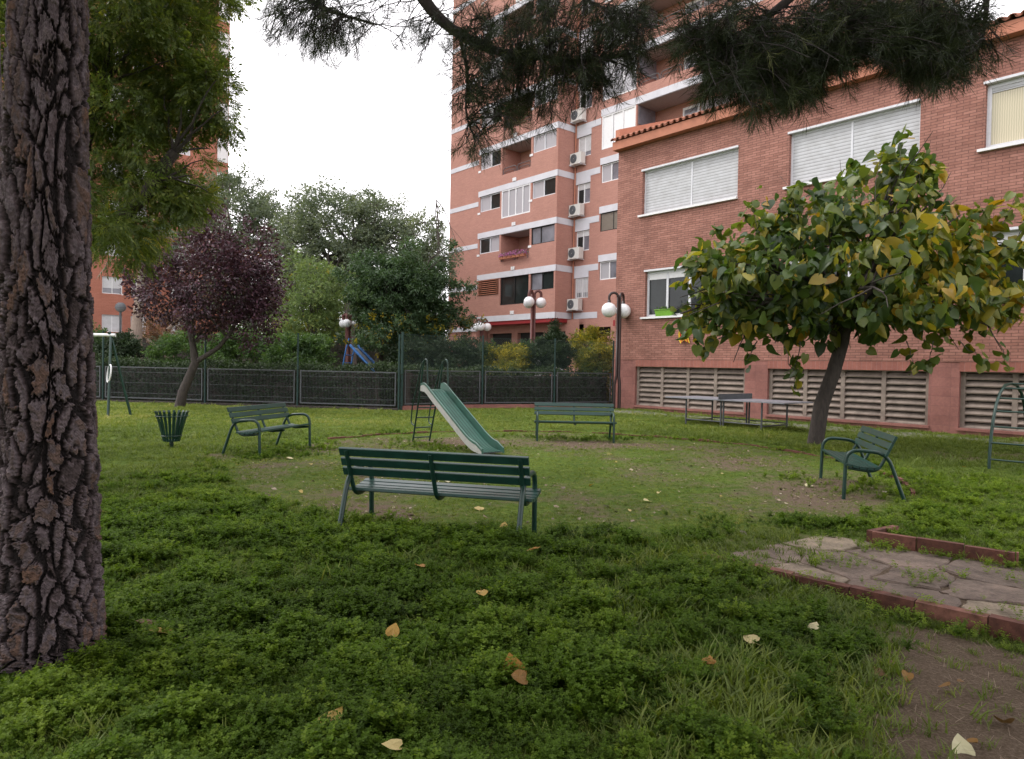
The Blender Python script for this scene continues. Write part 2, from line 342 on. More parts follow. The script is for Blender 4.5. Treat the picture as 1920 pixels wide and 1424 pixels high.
def dirt(x, y):
    """0 lush ... 1 bare soil"""
    r = np.hypot(x - CX, y - CY); ins = 1 - sstep(CR - .35, CR + .05, r)
    d = ins * (.33 + .26 * wob(x, y, 1.1) + .20 * wob(x, y, 3.3) + .12 * wob(x, y, 8))
    g = lambda px, py, sx, sy, k: k * np.exp(-((x - px) / sx) ** 2 - ((y - py) / sy) ** 2)
    d = d + ins * (g(1.2, 14.9, 3.2, .55, .55) + g(-3.5, 11.0, .9, 1.0, .35) + g(-1.7, 7.6, 1.0, .5, .6) + g(4.1, 9.2, .9, 1.3, .45) + g(3.6, 12.2, 1.5, 1.2, .35) + g(2.9, 8.0, 1.6, .5, .25))
    d = d - ins * (g(-.3, 11.5, 1.6, 2.2, .2) + g(1.6, 6.9, 1.5, .6, .5))
    br = sstep(1.05, 1.95, x - .5 * (y - 2.9) + .25 * wob(x, y, 2)) * (1 - sstep(-.35, -.1, path_across(x, y) + .15 * wob(x, y, 2.5))) * (y < 6)
    d = np.maximum(d, on_path(x, y) * (.45 + .5 * sstep(.3, 1.2, path_along(x, y)))) + .95 * br + g(1.9, 2.6, .8, .8, .5) + g(-1.62, 3.55, .22, .16, 1.1)
    d = d + g(9.3, 13.6, 2.2, 1.3, .75) + g(7.4, 16.0, 1.4, 1.0, .35) + g(-4.9, 11.6, .35, .4, .8) + g(-10.6, 19.0, .6, .5, .5)
    return np.clip(d, 0, 1)
def gravel(x, y):
    q = (x - BO[0]) * NV[0] + (y - BO[1]) * NV[1]                     # distance behind the facade line
    u = (x - BO[0]) * EV[0] + (y - BO[1]) * EV[1]
    return np.clip(sstep(-2.5, -2.0, q + .25 * wob(x, y, 2.2)) * (1 - sstep(-1.0, -.6, q)) * sstep(-1, 0, u) * .8 + (y > 30.5), 0, 1)

def axis(a, b, fine, far):
    s = list(np.arange(a, b + 1e-6, fine)); w = fine; lo, hi = s[0], s[-1]; L = []; Hh = []
    while hi < far: w *= 1.35; hi += w; Hh.append(hi)
    w = fine
    while lo > -far: w *= 1.35; lo -= w; L.append(lo)
    return np.array(L[::-1] + s + Hh)
gx = axis(-12, 10, .057, 900); gy = axis(1, 24, .057, 900)
GX, GY = np.meshgrid(gx, gy); GZ = height(GX, GY); nx, ny = len(gx), len(gy)
GZ = np.where((np.abs(GX) > 60) | (np.abs(GY) > 60), 0, GZ)
idx = np.arange(nx * ny).reshape(ny, nx)
Fg = np.stack([idx[:-1, :-1], idx[:-1, 1:], idx[1:, 1:], idx[1:, :-1]], -1).reshape(-1, 4)
m, t, b = new_mat('lawn_and_soil'); g = N(t, 'ShaderNodeNewGeometry'); pos = g.outputs['Position']
ad = N(t, 'ShaderNodeAttribute', attribute_name="tint"); ag = N(t, 'ShaderNodeAttribute', attribute_name="gravel")
n1 = noise_n(t, 9, 8, pos, .7); n2 = noise_n(t, 60, 6, pos, .75); n3 = noise_n(t, 1.2, 4, pos)
gr = ramp(t, [(.25, (.035, .060, .010)), (.5, (.075, .12, .018)), (.72, (.14, .18, .032))], n1.outputs[0])
gr2 = mix(t, 1.0, gr.outputs[0], ramp(t, [(.3, (.75, .8, .7)), (.7, (1.2, 1.15, 1.0))], n3.outputs[0]).outputs[0], 'MULTIPLY')
so = ramp(t, [(.25, (.05, .034, .022)), (.42, (.10, .072, .048)), (.58, (.155, .115, .082)), (.75, (.26, .20, .15))], n2.outputs[0])
thr = N(t, 'ShaderNodeMath', operation='MULTIPLY_ADD'); thr.inputs[1].default_value = 1.6; t.links.new(n1.outputs[0], thr.inputs[0]); s1 = N(t, 'ShaderNodeMath', operation='SUBTRACT'); s1.inputs[1].default_value = .8
t.links.new(thr.outputs[0], s1.inputs[0]); t.links.new(ad.outputs['Fac'], thr.inputs[2])
fr = ramp(t, [(.22, (0, 0, 0)), (.80, (1, 1, 1))], s1.outputs[0]); c = mix(t, fr.outputs[0], gr2, so.outputs[0])
vo = N(t, 'ShaderNodeTexVoronoi'); vo.inputs['Scale'].default_value = 45; t.links.new(pos, vo.inputs['Vector'])
gv = ramp(t, [(0, (.13, .12, .11)), (1, (.34, .31, .29))], vo.outputs['Color'])
gf = N(t, 'ShaderNodeMath', operation='MULTIPLY'); gq = ramp(t, [(.35, (0, 0, 0)), (.6, (1, 1, 1))], n1.outputs[0]); t.links.new(ag.outputs['Fac'], gf.inputs[0]); t.links.new(gq.outputs[0], gf.inputs[1])
c = mix(t, gf.outputs[0], c, gv.outputs[0]); t.links.new(c, b.inputs['Base Color']); b.inputs['Roughness'].default_value = .95; b.inputs['Specular IOR Level'].default_value = .15
bump(t, b, n2.outputs[0], .9, .02)
ground = mesh_np('ground', np.stack([GX, GY, GZ], -1).reshape(-1, 3), Fg, m, None, dirt(GX, GY).ravel(), True)
a = ground.data.attributes.new("gravel", 'FLOAT', 'POINT'); a.data.foreach_set("value", gravel(GX, GY).ravel().astype(np.float32))
tag(ground, 'green lawn with worn brown patches and a gravel strip by the wall', None, None, 'structure')

# path of flagstones
def clip_poly(poly, p, n):
    out = []
    for i in range(len(poly)):
        a_, b_ = poly[i], poly[(i + 1) % len(poly)]; da, db = (a_ - p) @ n, (b_ - p) @ n
        if da <= 0: out.append(a_)
        if da * db < 0: out.append(a_ + (b_ - a_) * (da / (da - db)))
    return out
mb = MB(); sites = []
r_ = np.random.default_rng(21)
for l in np.arange(.15, 6.2, .60):
    for a_ in (.25, .8, 1.4): sites.append(KA + kd * (l + r_.uniform(-.28, .28)) + kn * (a_ + r_.uniform(-.2, .2)))
for s_ in sites:
    poly = [KA + kd * .15 + kn * .09, KA + kd * 6.4 + kn * .09, KA + kd * 6.4 + kn * 1.75, KA + kd * .5 + kn * 1.75, KA + kd * .25 + kn * .9]
    for q in sites:
        if q is not s_ and len(poly) > 2: poly = clip_poly(poly, (s_ + q) / 2 - (q - s_) / np.linalg.norm(q - s_) * r_.uniform(.008, .024), (q - s_))
    if len(poly) < 3 or r_.random() < .02: continue
    c_ = sum(poly) / len(poly); zt = .050 + r_.uniform(-.008, .008); tl = r_.normal(0, .012, 2); rim = []
    for i in range(len(poly)):
        a_, b_ = poly[i], poly[(i + 1) % len(poly)]
        for k in range(4): rim.append(a_ + (b_ - a_) * k / 4 + r_.normal(0, .014, 2))
    tn = r_.random(); top = [(*(c_ + (q - c_) * .965), zt + (q - c_) @ tl) for q in rim]; bot = [(*q, zt - .010) for q in rim]; low = [(*q, 0.0) for q in rim]
    ct = (*c_, zt + .003)
    for i in range(len(rim)):
        j = (i + 1) % len(rim); mb.face([ct, top[i], top[j]], None, tn); mb.face([top[i], bot[i], bot[j], top[j]], None, tn); mb.face([bot[i], low[i], low[j], bot[j]], None, tn)
m, t, b = new_mat('flagstone'); at_ = N(t, 'ShaderNodeAttribute', attribute_name="tint"); g = N(t, 'ShaderNodeNewGeometry')
n1 = noise_n(t, 5, 8, g.outputs['Position'], .7); n2 = noise_n(t, 40, 6, g.outputs['Position'], .7)
r1 = ramp(t, [(0, (.11, .082, .066)), (.4, (.16, .118, .095)), (.85, (.20, .15, .12)), (1, (.27, .22, .155))], at_.outputs['Fac'])
c = mix(t, 1.0, r1.outputs[0], ramp(t, [(.3, (.45, .42, .40)), (.5, (.9, .9, .88)), (.7, (1.3, 1.25, 1.2))], n1.outputs[0]).outputs[0], 'MULTIPLY')
c = mix(t, 1.0, c, ramp(t, [(.3, (.8, .8, .8)), (.7, (1.12, 1.12, 1.12))], n2.outputs[0]).outputs[0], 'MULTIPLY')
t.links.new(c, b.inputs['Base Color']); b.inputs['Roughness'].default_value = .85; bump(t, b, n1.outputs[0], .8, .03)
pth = mb.build('path', m); tag(pth, 'worn path of irregular pinkish flagstones with weeds in the joints', None, None, 'structure')

# brick kerbs
def kerb_run(mb, P0, P1, w, z0, z1, bl=.30, side=1):
    P0 = np.array(P0); P1 = np.array(P1); L = np.linalg.norm(P1 - P0); d = (P1 - P0) / L; nn = np.array([-d[1], d[0]]) * side; k = 0.; rr = np.random.default_rng(int(L * 1000))
    while k < L - .02:
        e_ = min(k + bl, L); j = rr.normal(0, .003); zz = z1 + rr.normal(0, .004); tt = rr.random()
        pl = Plane((*(P0 + nn * j), 0), (*d, 0), (*(-nn), 0))
        mb.box(pl, k + .004, e_ - .004, z0, zz, -w, 0, tt); k = e_
m, t, b = new_mat('kerb_brick'); at_ = N(t, 'ShaderNodeAttribute', attribute_name="tint"); g = N(t, 'ShaderNodeNewGeometry'); n1 = noise_n(t, 14, 8, g.outputs['Position'], .7)
r1 = ramp(t, [(0, (.12, .045, .030)), (.6, (.18, .07, .05)), (1, (.23, .10, .07))], at_.outputs['Fac']); r2 = ramp(t, [(.3, (.4, .38, .36)), (.6, (1, 1, 1)), (.8, (1.3, 1.3, 1.25))], n1.outputs[0])
t.links.new(mix(t, 1.0, r1.outputs[0], r2.outputs[0], 'MULTIPLY'), b.inputs['Base Color']); b.inputs['Roughness'].default_value = .9; bump(t, b, n1.outputs[0], .6, .01); M['kerb'] = m
mb = MB(); kerb_run(mb, KA + kn * .0, KB, .085, -.25, .085, .42, 1)
tag(mb.build('kerb', M['kerb']), 'low brick kerb on the near side of the flagstone path', None, None, 'structure')
mb = MB(); kerb_run(mb, KC, KD, .06, -.05, .17, .36, 1); kerb_run(mb, KC + np.array([.035, .052]), KC + np.array([.42, .30]), .06, -.05, .168, .24, 1)
tag(mb.build('kerb', M['kerb']), 'raised brick kerb with a short return beyond the flagstone path', None, None, 'structure')
mb = MB(); prev = None
for i, an in enumerate(np.arange(-30, 150, 2.6)):
    q = np.array([CX + CR * math.cos(math.radians(an)), CY + CR * math.sin(math.radians(an))])
    if prev is not None: kerb_run(mb, prev, q, .05, -.05, .047 + .012 * math.sin(i * 1.3), 1, -1)
    prev = q
tag(mb.build('kerb', M['kerb']), 'thin curved brick edging round the clearing', None, None, 'structure')

# ------------------------------------------------------------------ facades
def wall_panel(mb, P, u0, u1, z0, z1, op=(), depth=.25):
    us = sorted({u0, u1, *[v for o in op for v in o[:2] if u0 < v < u1]}); zs = sorted({z0, z1, *[v for o in op for v in o[2:4] if z0 < v < z1]})
    for i in range(len(us) - 1):
        for j in range(len(zs) - 1):
            cu, cz = (us[i] + us[i + 1]) / 2, (zs[j] + zs[j + 1]) / 2
            if any(o[0] < cu < o[1] and o[2] < cz < o[3] for o in op): continue
            a, b_, c_, d_ = us[i], us[i + 1], zs[j], zs[j + 1]
            mb.face([P.p(a, c_), P.p(b_, c_), P.p(b_, d_), P.p(a, d_)], [(a, c_), (b_, c_), (b_, d_), (a, d_)])
    for o in op:
        a, b_, c_, d_ = o[:4]; D = -(o[4] if len(o) > 4 else depth)
        mb.face([P.p(a, c_), P.p(a, d_), P.p(a, d_, D), P.p(a, c_, D)], [(0, c_), (0, d_), (D, d_), (D, c_)])
        mb.face([P.p(b_, c_), P.p(b_, c_, D), P.p(b_, d_, D), P.p(b_, d_)], [(0, c_), (D, c_), (D, d_), (0, d_)])
        mb.face([P.p(a, d_), P.p(b_, d_), P.p(b_, d_, D), P.p(a, d_, D)], [(a, 0), (b_, 0), (b_, D), (a, D)])
        mb.face([P.p(a, c_), P.p(a, c_, D), P.p(b_, c_, D), P.p(b_, c_)], [(a, 0), (a, D), (b_, D), (b_, 0)])

def window(P, u0, u1, z0, z1, parent, mull=(), frame='white_alu', pane='glass', fw=.05, d=-.18, name='window', shut=None, shutmat='shutter', lab=None, panes=None):
    """frame (the part), its panes and shutter (sub-parts)"""
    f = MB(); q = P.off(d)
    f.box(q, u0, u1, z0, z0 + fw, 0, .05); f.box(q, u0, u1, z1 - fw, z1, 0, .05)
    f.box(q, u0, u0 + fw, z0 + fw, z1 - fw, 0, .05); f.box(q, u1 - fw, u1, z0 + fw, z1 - fw, 0, .05)
    for mm in mull: f.box(q, mm - fw / 2, mm + fw / 2, z0 + fw, z1 - fw, 0, .048)
    o = f.build(name, M[frame], parent)
    if lab: o['label'] = lab
    edges = [u0] + list(mull) + [u1]
    if shut is None or shut > z0 + fw + .02:
        for i in range(len(edges) - 1):
            p_ = MB(); a, b_ = edges[i] + fw * .6, edges[i + 1] - fw * .6
            p_.box(q, a, b_, z0 + fw * .8, z1 - fw * .8, -.01 - .012 * (i % 2), .006 - .012 * (i % 2)); p_.build('pane', M[(panes[i] if panes else pane)], o)
    if shut is not None:
        s_ = MB(); s_.box(q, u0 + fw * .7, u1 - fw * .7, shut, z1 - fw * .7, .008, .032)
        s_.build('shutter', M[shutmat], o)
    return o

# --- the two-storey brick building on the right
bb = thing('brick_building', 'two-storey red brick building with white shutters and louvred basement vents', 'building', BO)
PF = Plane((0, 0, 0), EV, -NV); PS = Plane((0, 0, 0), NV, -EV)            # front, and the gable side facing left
ops_up = [(1.25, 5.37, 7.55, 9.3), (7.2, 11.04, 7.55, 9.3), (12.6, 16.5, 7.55, 9.3)]
ops_lo = [(1.48, 5.37, 3.62, 5.42), (7.2, 11.04, 3.62, 5.42), (12.6, 16.5, 3.62, 5.42)]
lou = [(1.1, 5.83, .2, 1.72), (6.66, 11.46, .2, 1.72), (12.2, 17.0, .2, 1.72)]
mb = MB(); wall_panel(mb, PF, 0, 22, 2.05, 10.24, ops_up + ops_lo, .24); wall_panel(mb, PS.off(0), 0, 11, 2.05, 10.24)
mb.face([PS.p(0, 10.24), PS.p(5.5, 10.24), PS.p(5.5, 13.0), PS.p(0, 11.08)], [(0, 10.24), (5.5, 10.24), (5.5, 13), (0, 11.08)])
mb.face([PS.p(5.5, 10.24), PS.p(11, 10.24), PS.p(11, 11.0), PS.p(5.5, 13.0)], [(5.5, 10.24), (11, 10.24), (11, 11), (5.5, 13)])
mb.box(PF, -.0, 22, 1.98, 2.052, -.02, .03); mb.build('wall', M['brick'], bb)
mb = MB(); wall_panel(mb, PF.off(.012), 0, 22, -.3, 1.98, lou, .32); wall_panel(mb, PS.off(.012), 0, 11, -.3, 1.98); mb.build('plinth', M['plinth'], bb)
for (a, b_, c_, d_) in lou:
    mb = MB(); mb.box(PF, a, b_, d_ + .003, 1.978, .0, .024); mb.build('lintel', M['soldier'], bb)
    mb = MB(); mb.box(PF, a - .04, b_ + .04, c_ - .05, c_ + .02, -.3, .07); mb.build('sill', M['plinth'], bb)
    f = MB(); n_ = 4
    for k in range(n_ + 1): uu = a + .05 + (b_ - a - .1) * k / n_; f.box(PF, uu - .06, uu + .06, c_ + .02, d_, -.24, -.10)
    f.box(PF, a + .11, b_ - .11, d_ - .03, d_, -.235, -.105); f.box(PF, a + .11, b_ - .11, c_ + .02, c_ + .045, -.235, -.105)
    lp = f.build('louvre_frame', M['louvre'], bb)
    s_ = MB(); nn = 8; hh = (d_ - c_ - .02) / nn
    for k in range(n_):
        ua = a + .05 + (b_ - a - .1) * k / n_ + .06; ub = a + .05 + (b_ - a - .1) * (k + 1) / n_ - .06
        for j in range(nn):
            zz = c_ + .03 + j * hh; p0 = [PF.p(ua, zz, -.10), PF.p(ub, zz, -.10), PF.p(ub, zz + hh * .66, -.22), PF.p(ua, zz + hh * .66, -.22)]
            p1 = [PF.p(ua, zz - .035, -.115), PF.p(ub, zz - .035, -.115), PF.p(ub, zz + hh * .66 - .035, -.235), PF.p(ua, zz + hh * .66 - .035, -.235)]
            s_.face(p0); s_.face(p1[::-1]); s_.face([p1[0], p1[1], p0[1], p0[0]]); s_.face([p0[3], p0[2], p1[2], p1[3]])
    s_.build('louvre', M['louvre'], lp)
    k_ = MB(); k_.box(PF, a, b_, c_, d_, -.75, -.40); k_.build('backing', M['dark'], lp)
# windows with lintel strip and sill
for i, (a, b_, c_, d_) in enumerate(ops_up + ops_lo):
    mb = MB(); mb.box(PF, a - .05, b_, d_ - .07, d_ - .003, -.2, .035); mb.build('lintel', M['white_alu'], bb)
    mb = MB(); mb.box(PF, a - .14, b_ + .02, c_ - .075, c_ - .003, -.22, .10); mb.build('sill', M['white'], bb)
    mm = [(a + b_) / 2 + (.1 if i == 0 else 0)]
    if i in (0, 1): window(PF, a, b_, c_, d_ - .07, bb, mm, fw=.06, shut=c_ + .06, lab='window closed by white roller shutters')
    elif i == 2:
        w = window(PF, a, b_, c_, d_ - .07, bb, (a + 1.9,), fw=.10, pane='curtain_cream', shut=d_ - .30, lab='window with cream blind')
    else: window(PF, a, b_, c_, d_ - .07, bb, (a + .95, a + 1.95, a + 2.95), fw=.09, pane='glass', shut=d_ - .38, shutmat='white', lab='white framed window with dark glass')
# dark rooms behind the openings
k_ = MB()
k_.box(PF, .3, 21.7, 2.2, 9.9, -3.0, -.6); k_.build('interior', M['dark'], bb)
# eaves and tiled roof
mb = MB(); mb.box(PF, -.05, 22, 10.24, 10.56, -.05, .32); mb.build('eaves', M['terracotta'], bb)
mb = MB(); sl = .345
for k in range(82):
    uc = .0 + k * .27
    for (rr_, up_, cc) in ((.10, 1, 0), (.085, -1, .135)):
        rows = []
        for s_ in (0, 1.8, 3.6, 5.4):
            zc = 10.60 + (s_ * sl) + (.02 if up_ > 0 else .055); rows.append([PF.p(uc + cc + rr_ * math.cos(a_) * up_, zc + rr_ * math.sin(a_) * up_ * .8, .40 - s_) for a_ in np.linspace(0, math.pi, 7)])
        mb.grid(rows, False, .5)
        rows2 = [[p + np.array([0, 0, -.018]) for p in r3] for r3 in rows[:2]]; mb.grid(rows2[::-1], False); mb.grid([rows2[0], rows[0]], False)
mb.build('roof', M['tile'], bb)
mb = MB(); mb.face([PF.p(0, 10.57, .3), PF.p(22, 10.57, .3), PF.p(22, 12.5, -5.4), PF.p(0, 12.5, -5.4)]); mb.build('roof_deck', M['terracotta'], bb)
mb = MB()
for (z0, z1, t0, w0, w1) in ((10.25, 11.12, 0, -.02, .10),):
    A_ = [PS.p(-.10, 10.45, w1), PS.p(5.5, 10.45, w1), PS.p(5.5, 13.12, w1), PS.p(-.10, 11.1, w1)]; B_ = [PS.p(-.10, 10.45, w0 - .1), PS.p(5.5, 10.45, w0 - .1), PS.p(5.5, 13.12, w0 - .1), PS.p(-.10, 11.1, w0 - .1)]
    mb.face(A_); mb.face(B_[::-1])
    for i in range(4): j = (i + 1) % 4; mb.face([A_[j], A_[i], B_[i], B_[j]])
mb.build('gable_parapet', M['terracotta'], bb)

# --- the tall tower behind
TO = EV * -42.4 + NV * 29.632
tw = thing('apartment_tower', 'tall pink brick apartment block with pale concrete bands and balconies', 'building', TO)
TF = Plane((0, 0, 0), EV, -NV); D2 = 1.493
uB, uC, uD, uE = 3.45, 11.35, 13.5, 28.0          # step, bay corner, wing start, right end
TB = TF.off(-D2); TR = Plane(TF.p(uC, 0, 0), NV, EV)          # back plane; the return facing right
TE = Plane(TF.p(uE, 0, -D2), NV, EV)
NF = 12; rt = random.Random(5)
front, left_, back, wing = [], [], [], []
Z = lambda k: 5.03 + 2.9 * k
for k in range(NF):
    top = Z(k + 1) - .38
    front += [(3.62, 5.83, top - 1.08, top, .22), (6.0, 8.88, top - 1.85, top, 1.6 if k not in (0, 2) else .22), (9.05, 11.2, top - 1.08, top, .22)]
    back.append((11.58, 12.7, top - 1.62, top - .37, .2))
    wt = Z(k + 1) + .48 - .40
    if k < 3: wing.append((13.58, 15.0, wt - 1.1, wt, .2))
    else: wing += [(13.58, 16.15, wt - 2.0, wt, .2), (16.25, 22.4, wt - 1.95, wt, 1.7)]
    wing.append((26.3, 27.6, wt - 1.25, wt, .2))
ZT = Z(NF) + 1.5
mb = MB(); wall_panel(mb, TF, 0, uC, 4.65, ZT, front, .22); wall_panel(mb, TR, 0, D2, 4.65, ZT); wall_panel(mb, TB, uC, uE, 4.3, ZT, back + wing, .2); wall_panel(mb, TE, 0, 14, 0, ZT)
wall_panel(mb, Plane((0, 0, 0), -NV, -EV), -14, 0, 4.65, ZT)
wall_panel(mb, TB, 12.4, uE, -.2, 4.3, [(12.6, 14.6, 3.55, 4.1, .3)]); mb.build('wall', M['brick_tower'], tw)
mb = MB(); wall_panel(mb, TF.off(-1.1), 0, 12.4, -.2, 4.6, [(3.6, 6.0, .1, 3.9), (6.6, 9.2, .1, 3.9), (9.8, 11.2, .1, 3.9)], .3)
mb.box(TF, 0, 3.4, -.2, 4.64, -1.0, -.06); mb.build('ground_floor_wall', M['brick_tower'], tw)
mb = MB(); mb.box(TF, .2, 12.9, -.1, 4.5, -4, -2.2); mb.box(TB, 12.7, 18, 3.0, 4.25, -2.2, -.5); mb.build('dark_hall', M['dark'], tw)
for a, b_ in ((3.6, 6.0), (6.6, 9.2), (9.8, 11.2)):
    mb = MB(); mb.box(TF, a, b_, .1, 2.9, -1.35, -1.28); mb.build('garage_shutter', M['shutter_grey'], tw)
    mb = MB(); mb.box(TF, a, b_, 2.9, 3.9, -1.5, -1.42); mb.build('transom', M['dark'], tw)
mb = MB(); mb.box(TF, 3.45, uC - .02, 4.42, 4.648, -1.4, -.03); mb.build('canopy_fascia', M['red'], tw)
mb = MB(); mb.box(TB, 15.0, 17.5, 4.1, 4.45, -.2, .25); mb.build('canopy_fascia', M['red'], tw)
mb = MB(); mb.box(TF, 0, uC, ZT, ZT + .25, -14, .1); mb.box(TF, uC, uE, ZT, ZT + .25, -14, -D2 + .1); mb.build('roof', M['band'], tw)
for k in range(NF + 1):
    z1 = Z(k); z0 = z1 - .38; mb = MB(); e = .022
    mb.box(TF, uB, uC + e, z0, z1, -.1, e); mb.box(TR, e, D2 - e, z0, z1, -.1, e)
    mb.box(TF, 0, uB - .002, z0 - .62, z1 - .68, -.1, e)
    mb.box(TB, uC + e, uD, z0, z1, -.1, e)
    if k > 0: mb.box(TB, uC + e + .03, 12.72, z0 - .37, z0 - .002, -.1, e)
    w1 = z1 + .48
    if k > 0:
        mb.box(TB, uD, 15.1 if k < 4 else 23.0, w1 - .40, w1, -.1, e)
    if k > 3: mb.box(TB, 23.05, uE + e, w1 - .40, w1, -.1, e); mb.box(TE, .1, 14, w1 - .9, w1 - .45, -.1, e)
    mb.build('band', M['band'], tw)
    v = MB(); v.box(TF, 7.15, 7.3, z1 + .03, z1 + .25, 0, .06); v.box(TF, 7.34, 7.49, z1 + .03, z1 + .25, 0, .06); v.build('vent', M['white'], tw)
def railing(P, u0, u1, z, h, parent, d=-.06):
    r = MB(); n_ = max(1, round((u1 - u0) / 1.6))
    for i in range(n_):
        a = u0 + (u1 - u0) * i / n_ + .06; b_ = u0 + (u1 - u0) * (i + 1) / n_ - .06
        r.tube(rounded([P.p(a, z, d), P.p(a, z + h, d), P.p(b_, z + h, d), P.p(b_, z, d)], .2, 3), .025, 6)
        r.tube(rounded([P.p(a + .15, z, d), P.p(a + .15, z + h * .5, d), P.p(b_ - .15, z + h * .5, d), P.p(b_ - .15, z, d)], .15, 3), .018, 5)
    return r.build('railing', M['steel'], parent)
def loggia(P, a, b_, z0, z1, D, door_u):
    """the recess behind a balcony opening: back wall, floor and ceiling, a door, a railing"""
    mb = MB(); q = P.off(-D); wall_panel(mb, q, a, b_, z0 - .9, z1); o = mb.build('balcony', M['brick_tower'], tw)
    c = MB(); c.box(P, a + .002, b_ - .002, z1 - .03, z1 - .004, -D, -.01); c.build('ceiling', M['soffit'], o)
    d_ = MB(); d_.box(q, door_u, door_u + 1.1, z0 - .9, z1 - .35, .004, .07); d_.build('door', M['white'], o)
    g_ = MB(); g_.box(q, door_u + .12, door_u + .98, z0 - .4, z1 - .5, .072, .078); g_.build('pane', M['glass_pale'], o)
    r = railing(P, a, b_, z0, .42, o); return o
for k in range(NF):
    top = Z(k + 1) - .38; fr_ = 'white_alu'; pk = lambda: rt.choice(['glass_pale', 'curtain', 'curtain', 'glass'])
    if k == 0:
        s_ = MB()
        for j in range(8): s_.box(TF, 3.62, 5.83, top - 1.02 + j * .135, top - .98 + j * .135, -.10, .06)
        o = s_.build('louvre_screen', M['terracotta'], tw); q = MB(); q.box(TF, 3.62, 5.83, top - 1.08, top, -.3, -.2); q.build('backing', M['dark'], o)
        window(TF, 6.0, 8.88, top - 1.85, top, tw, (7.4,), frame='dark', pane='glass', d=-.12, lab='dark framed balcony glazing')
        window(TF, 9.05, 11.2, top - 1.08, top, tw, (10.1,), frame='dark', panes=['glass_pale', 'glass'], d=-.12)
    else:
        window(TF, 3.62, 5.83, top - 1.08, top, tw, (4.75,), frame=fr_, panes=[pk(), pk()], fw=.07, d=-.12)
        if k == 2: window(TF, 6.0, 8.88, top - 1.85, top, tw, (6.75, 7.45, 8.15), frame='white', pane='curtain', fw=.08, d=-.05, lab='balcony closed with white glazing')
        else: loggia(TF, 6.0, 8.88, top - 1.85, top, 1.6, 7.6)
        if k == 1: window(TF, 9.05, 11.2, top - 1.08, top, tw, (9.9,), frame='dark', pane='glass_pale', d=-.10)
        else: window(TF, 9.05, 11.2, top - 1.08, top, tw, (10.1,), frame=fr_, panes=[pk(), pk()], fw=.07, d=-.12)
        s_ = MB(); s_.box(TF, 8.78, 9.08, top - 1.22, top - 1.085, -.1, .03); s_.build('sill', M['white'], tw); s_ = MB(); s_.box(TF, 3.4, 3.68, top - 1.22, top - 1.085, -.1, .03); s_.build('sill', M['white'], tw)
    sh = top - .37 - rt.choice([.35, .55, .9, .95]); w = window(TB, 11.58, 12.7, top - 1.62, top - .37, tw, (12.15,), frame='white', panes=['glass', 'glass_pale'], fw=.07, d=-.12, shut=sh, shutmat='shutter_far')
    if k == 0:
        g_ = MB()
        for j in range(9): g_.box(TB, 11.62 + j * .13, 11.645 + j * .13, top - 1.6, top - .4, -.03, 0)
        g_.build('window_bars', M['white'], w)
    if k < 5:
        a0 = 11.05; z0 = top - 1.62 - .75 + (.25 if k % 2 else 0); c = MB(); c.box(TB, a0 + .35, a0 + 1.3, z0, z0 + .68, .12, .50)
        o = c.build('air_conditioner', M['ac'], tw); f = MB(); cc = TB.p(a0 + .66, z0 + .35, .505)
        for rr_ in (.27, .22, .17, .12, .06):
            f.tube([cc + EV * rr_ * math.cos(a_) + np.array([0, 0, rr_ * math.sin(a_)]) for a_ in np.linspace(0, 2 * math.pi, 17)], .008, 4, False)
        f.build('fan_grille', M['steel_dark'], o); f = MB(); rows = [[cc + (EV * rr_ * math.cos(a_) + np.array([0, 0, rr_ * math.sin(a_)])) - NV * .004 * -1 for a_ in np.linspace(0, 2 * math.pi, 20)] for rr_ in (.02, .28)]
        f.grid(rows); f.build('fan', M['steel_dark'], o)
        f = MB(); f.box(TB, a0 + .40, a0 + .44, z0 - .06, z0 - .002, 0, .6); f.box(TB, a0 + 1.2, a0 + 1.24, z0 - .06, z0 - .002, 0, .6); f.build('bracket', M['white_alu'], o)
    wt = Z(k + 1) + .48 - .40
    if k < 3:
        if k == 1: window(TB, 13.58, 15.0, wt - 1.1, wt, tw, (14.6,), frame='dark', pane='glass_pale', d=-.10, shut=wt - 1.05, shutmat='shutter_brown', lab='window with brown slatted shutter')
        else: window(TB, 13.58, 15.0, wt - 1.1, wt, tw, (14.35,), frame='white', panes=['curtain', 'glass_pale'], fw=.07, d=-.12)
    else:
        window(TB, 13.58, 16.15, wt - 2.0, wt, tw, (14.4, 15.2), frame='white', pane=('curtain' if k != 3 else 'white'), fw=.08, d=-.05, lab='bright glazed-in corner of a balcony')
        o = loggia(TB, 16.25, 22.4, wt - 1.95, wt, 1.7, 18.2)
        g_ = MB(); q = TB.off(-1.7); g_.box(q, 19.4, 21.2, wt - 2.2, wt - .3, .004, .05); g_.build('balcony_window', M['curtain'], o)
        s_ = MB(); s_.box(Plane(TB.p(16.25, 0, 0), NV, EV), .1, 1.6, wt - 1.1, wt - .04, .0, .04); s_.build('side_glazing', M['glass_pale'], o)
    window(TB, 26.3, 27.6, wt - 1.25, wt, tw, (26.95,), frame='white', panes=[pk(), pk()], fw=.07, d=-.12)
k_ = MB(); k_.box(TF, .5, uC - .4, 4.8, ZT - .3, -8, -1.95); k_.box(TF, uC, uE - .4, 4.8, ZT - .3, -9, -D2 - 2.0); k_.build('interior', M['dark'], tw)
# thin downpipe in the corner
mb = MB(); mb.tube([TB.p(uC + .12, 0, .08), TB.p(uC + .12, ZT, .08)], .05, 6); mb.build('downpipe', M['terracotta'], tw)

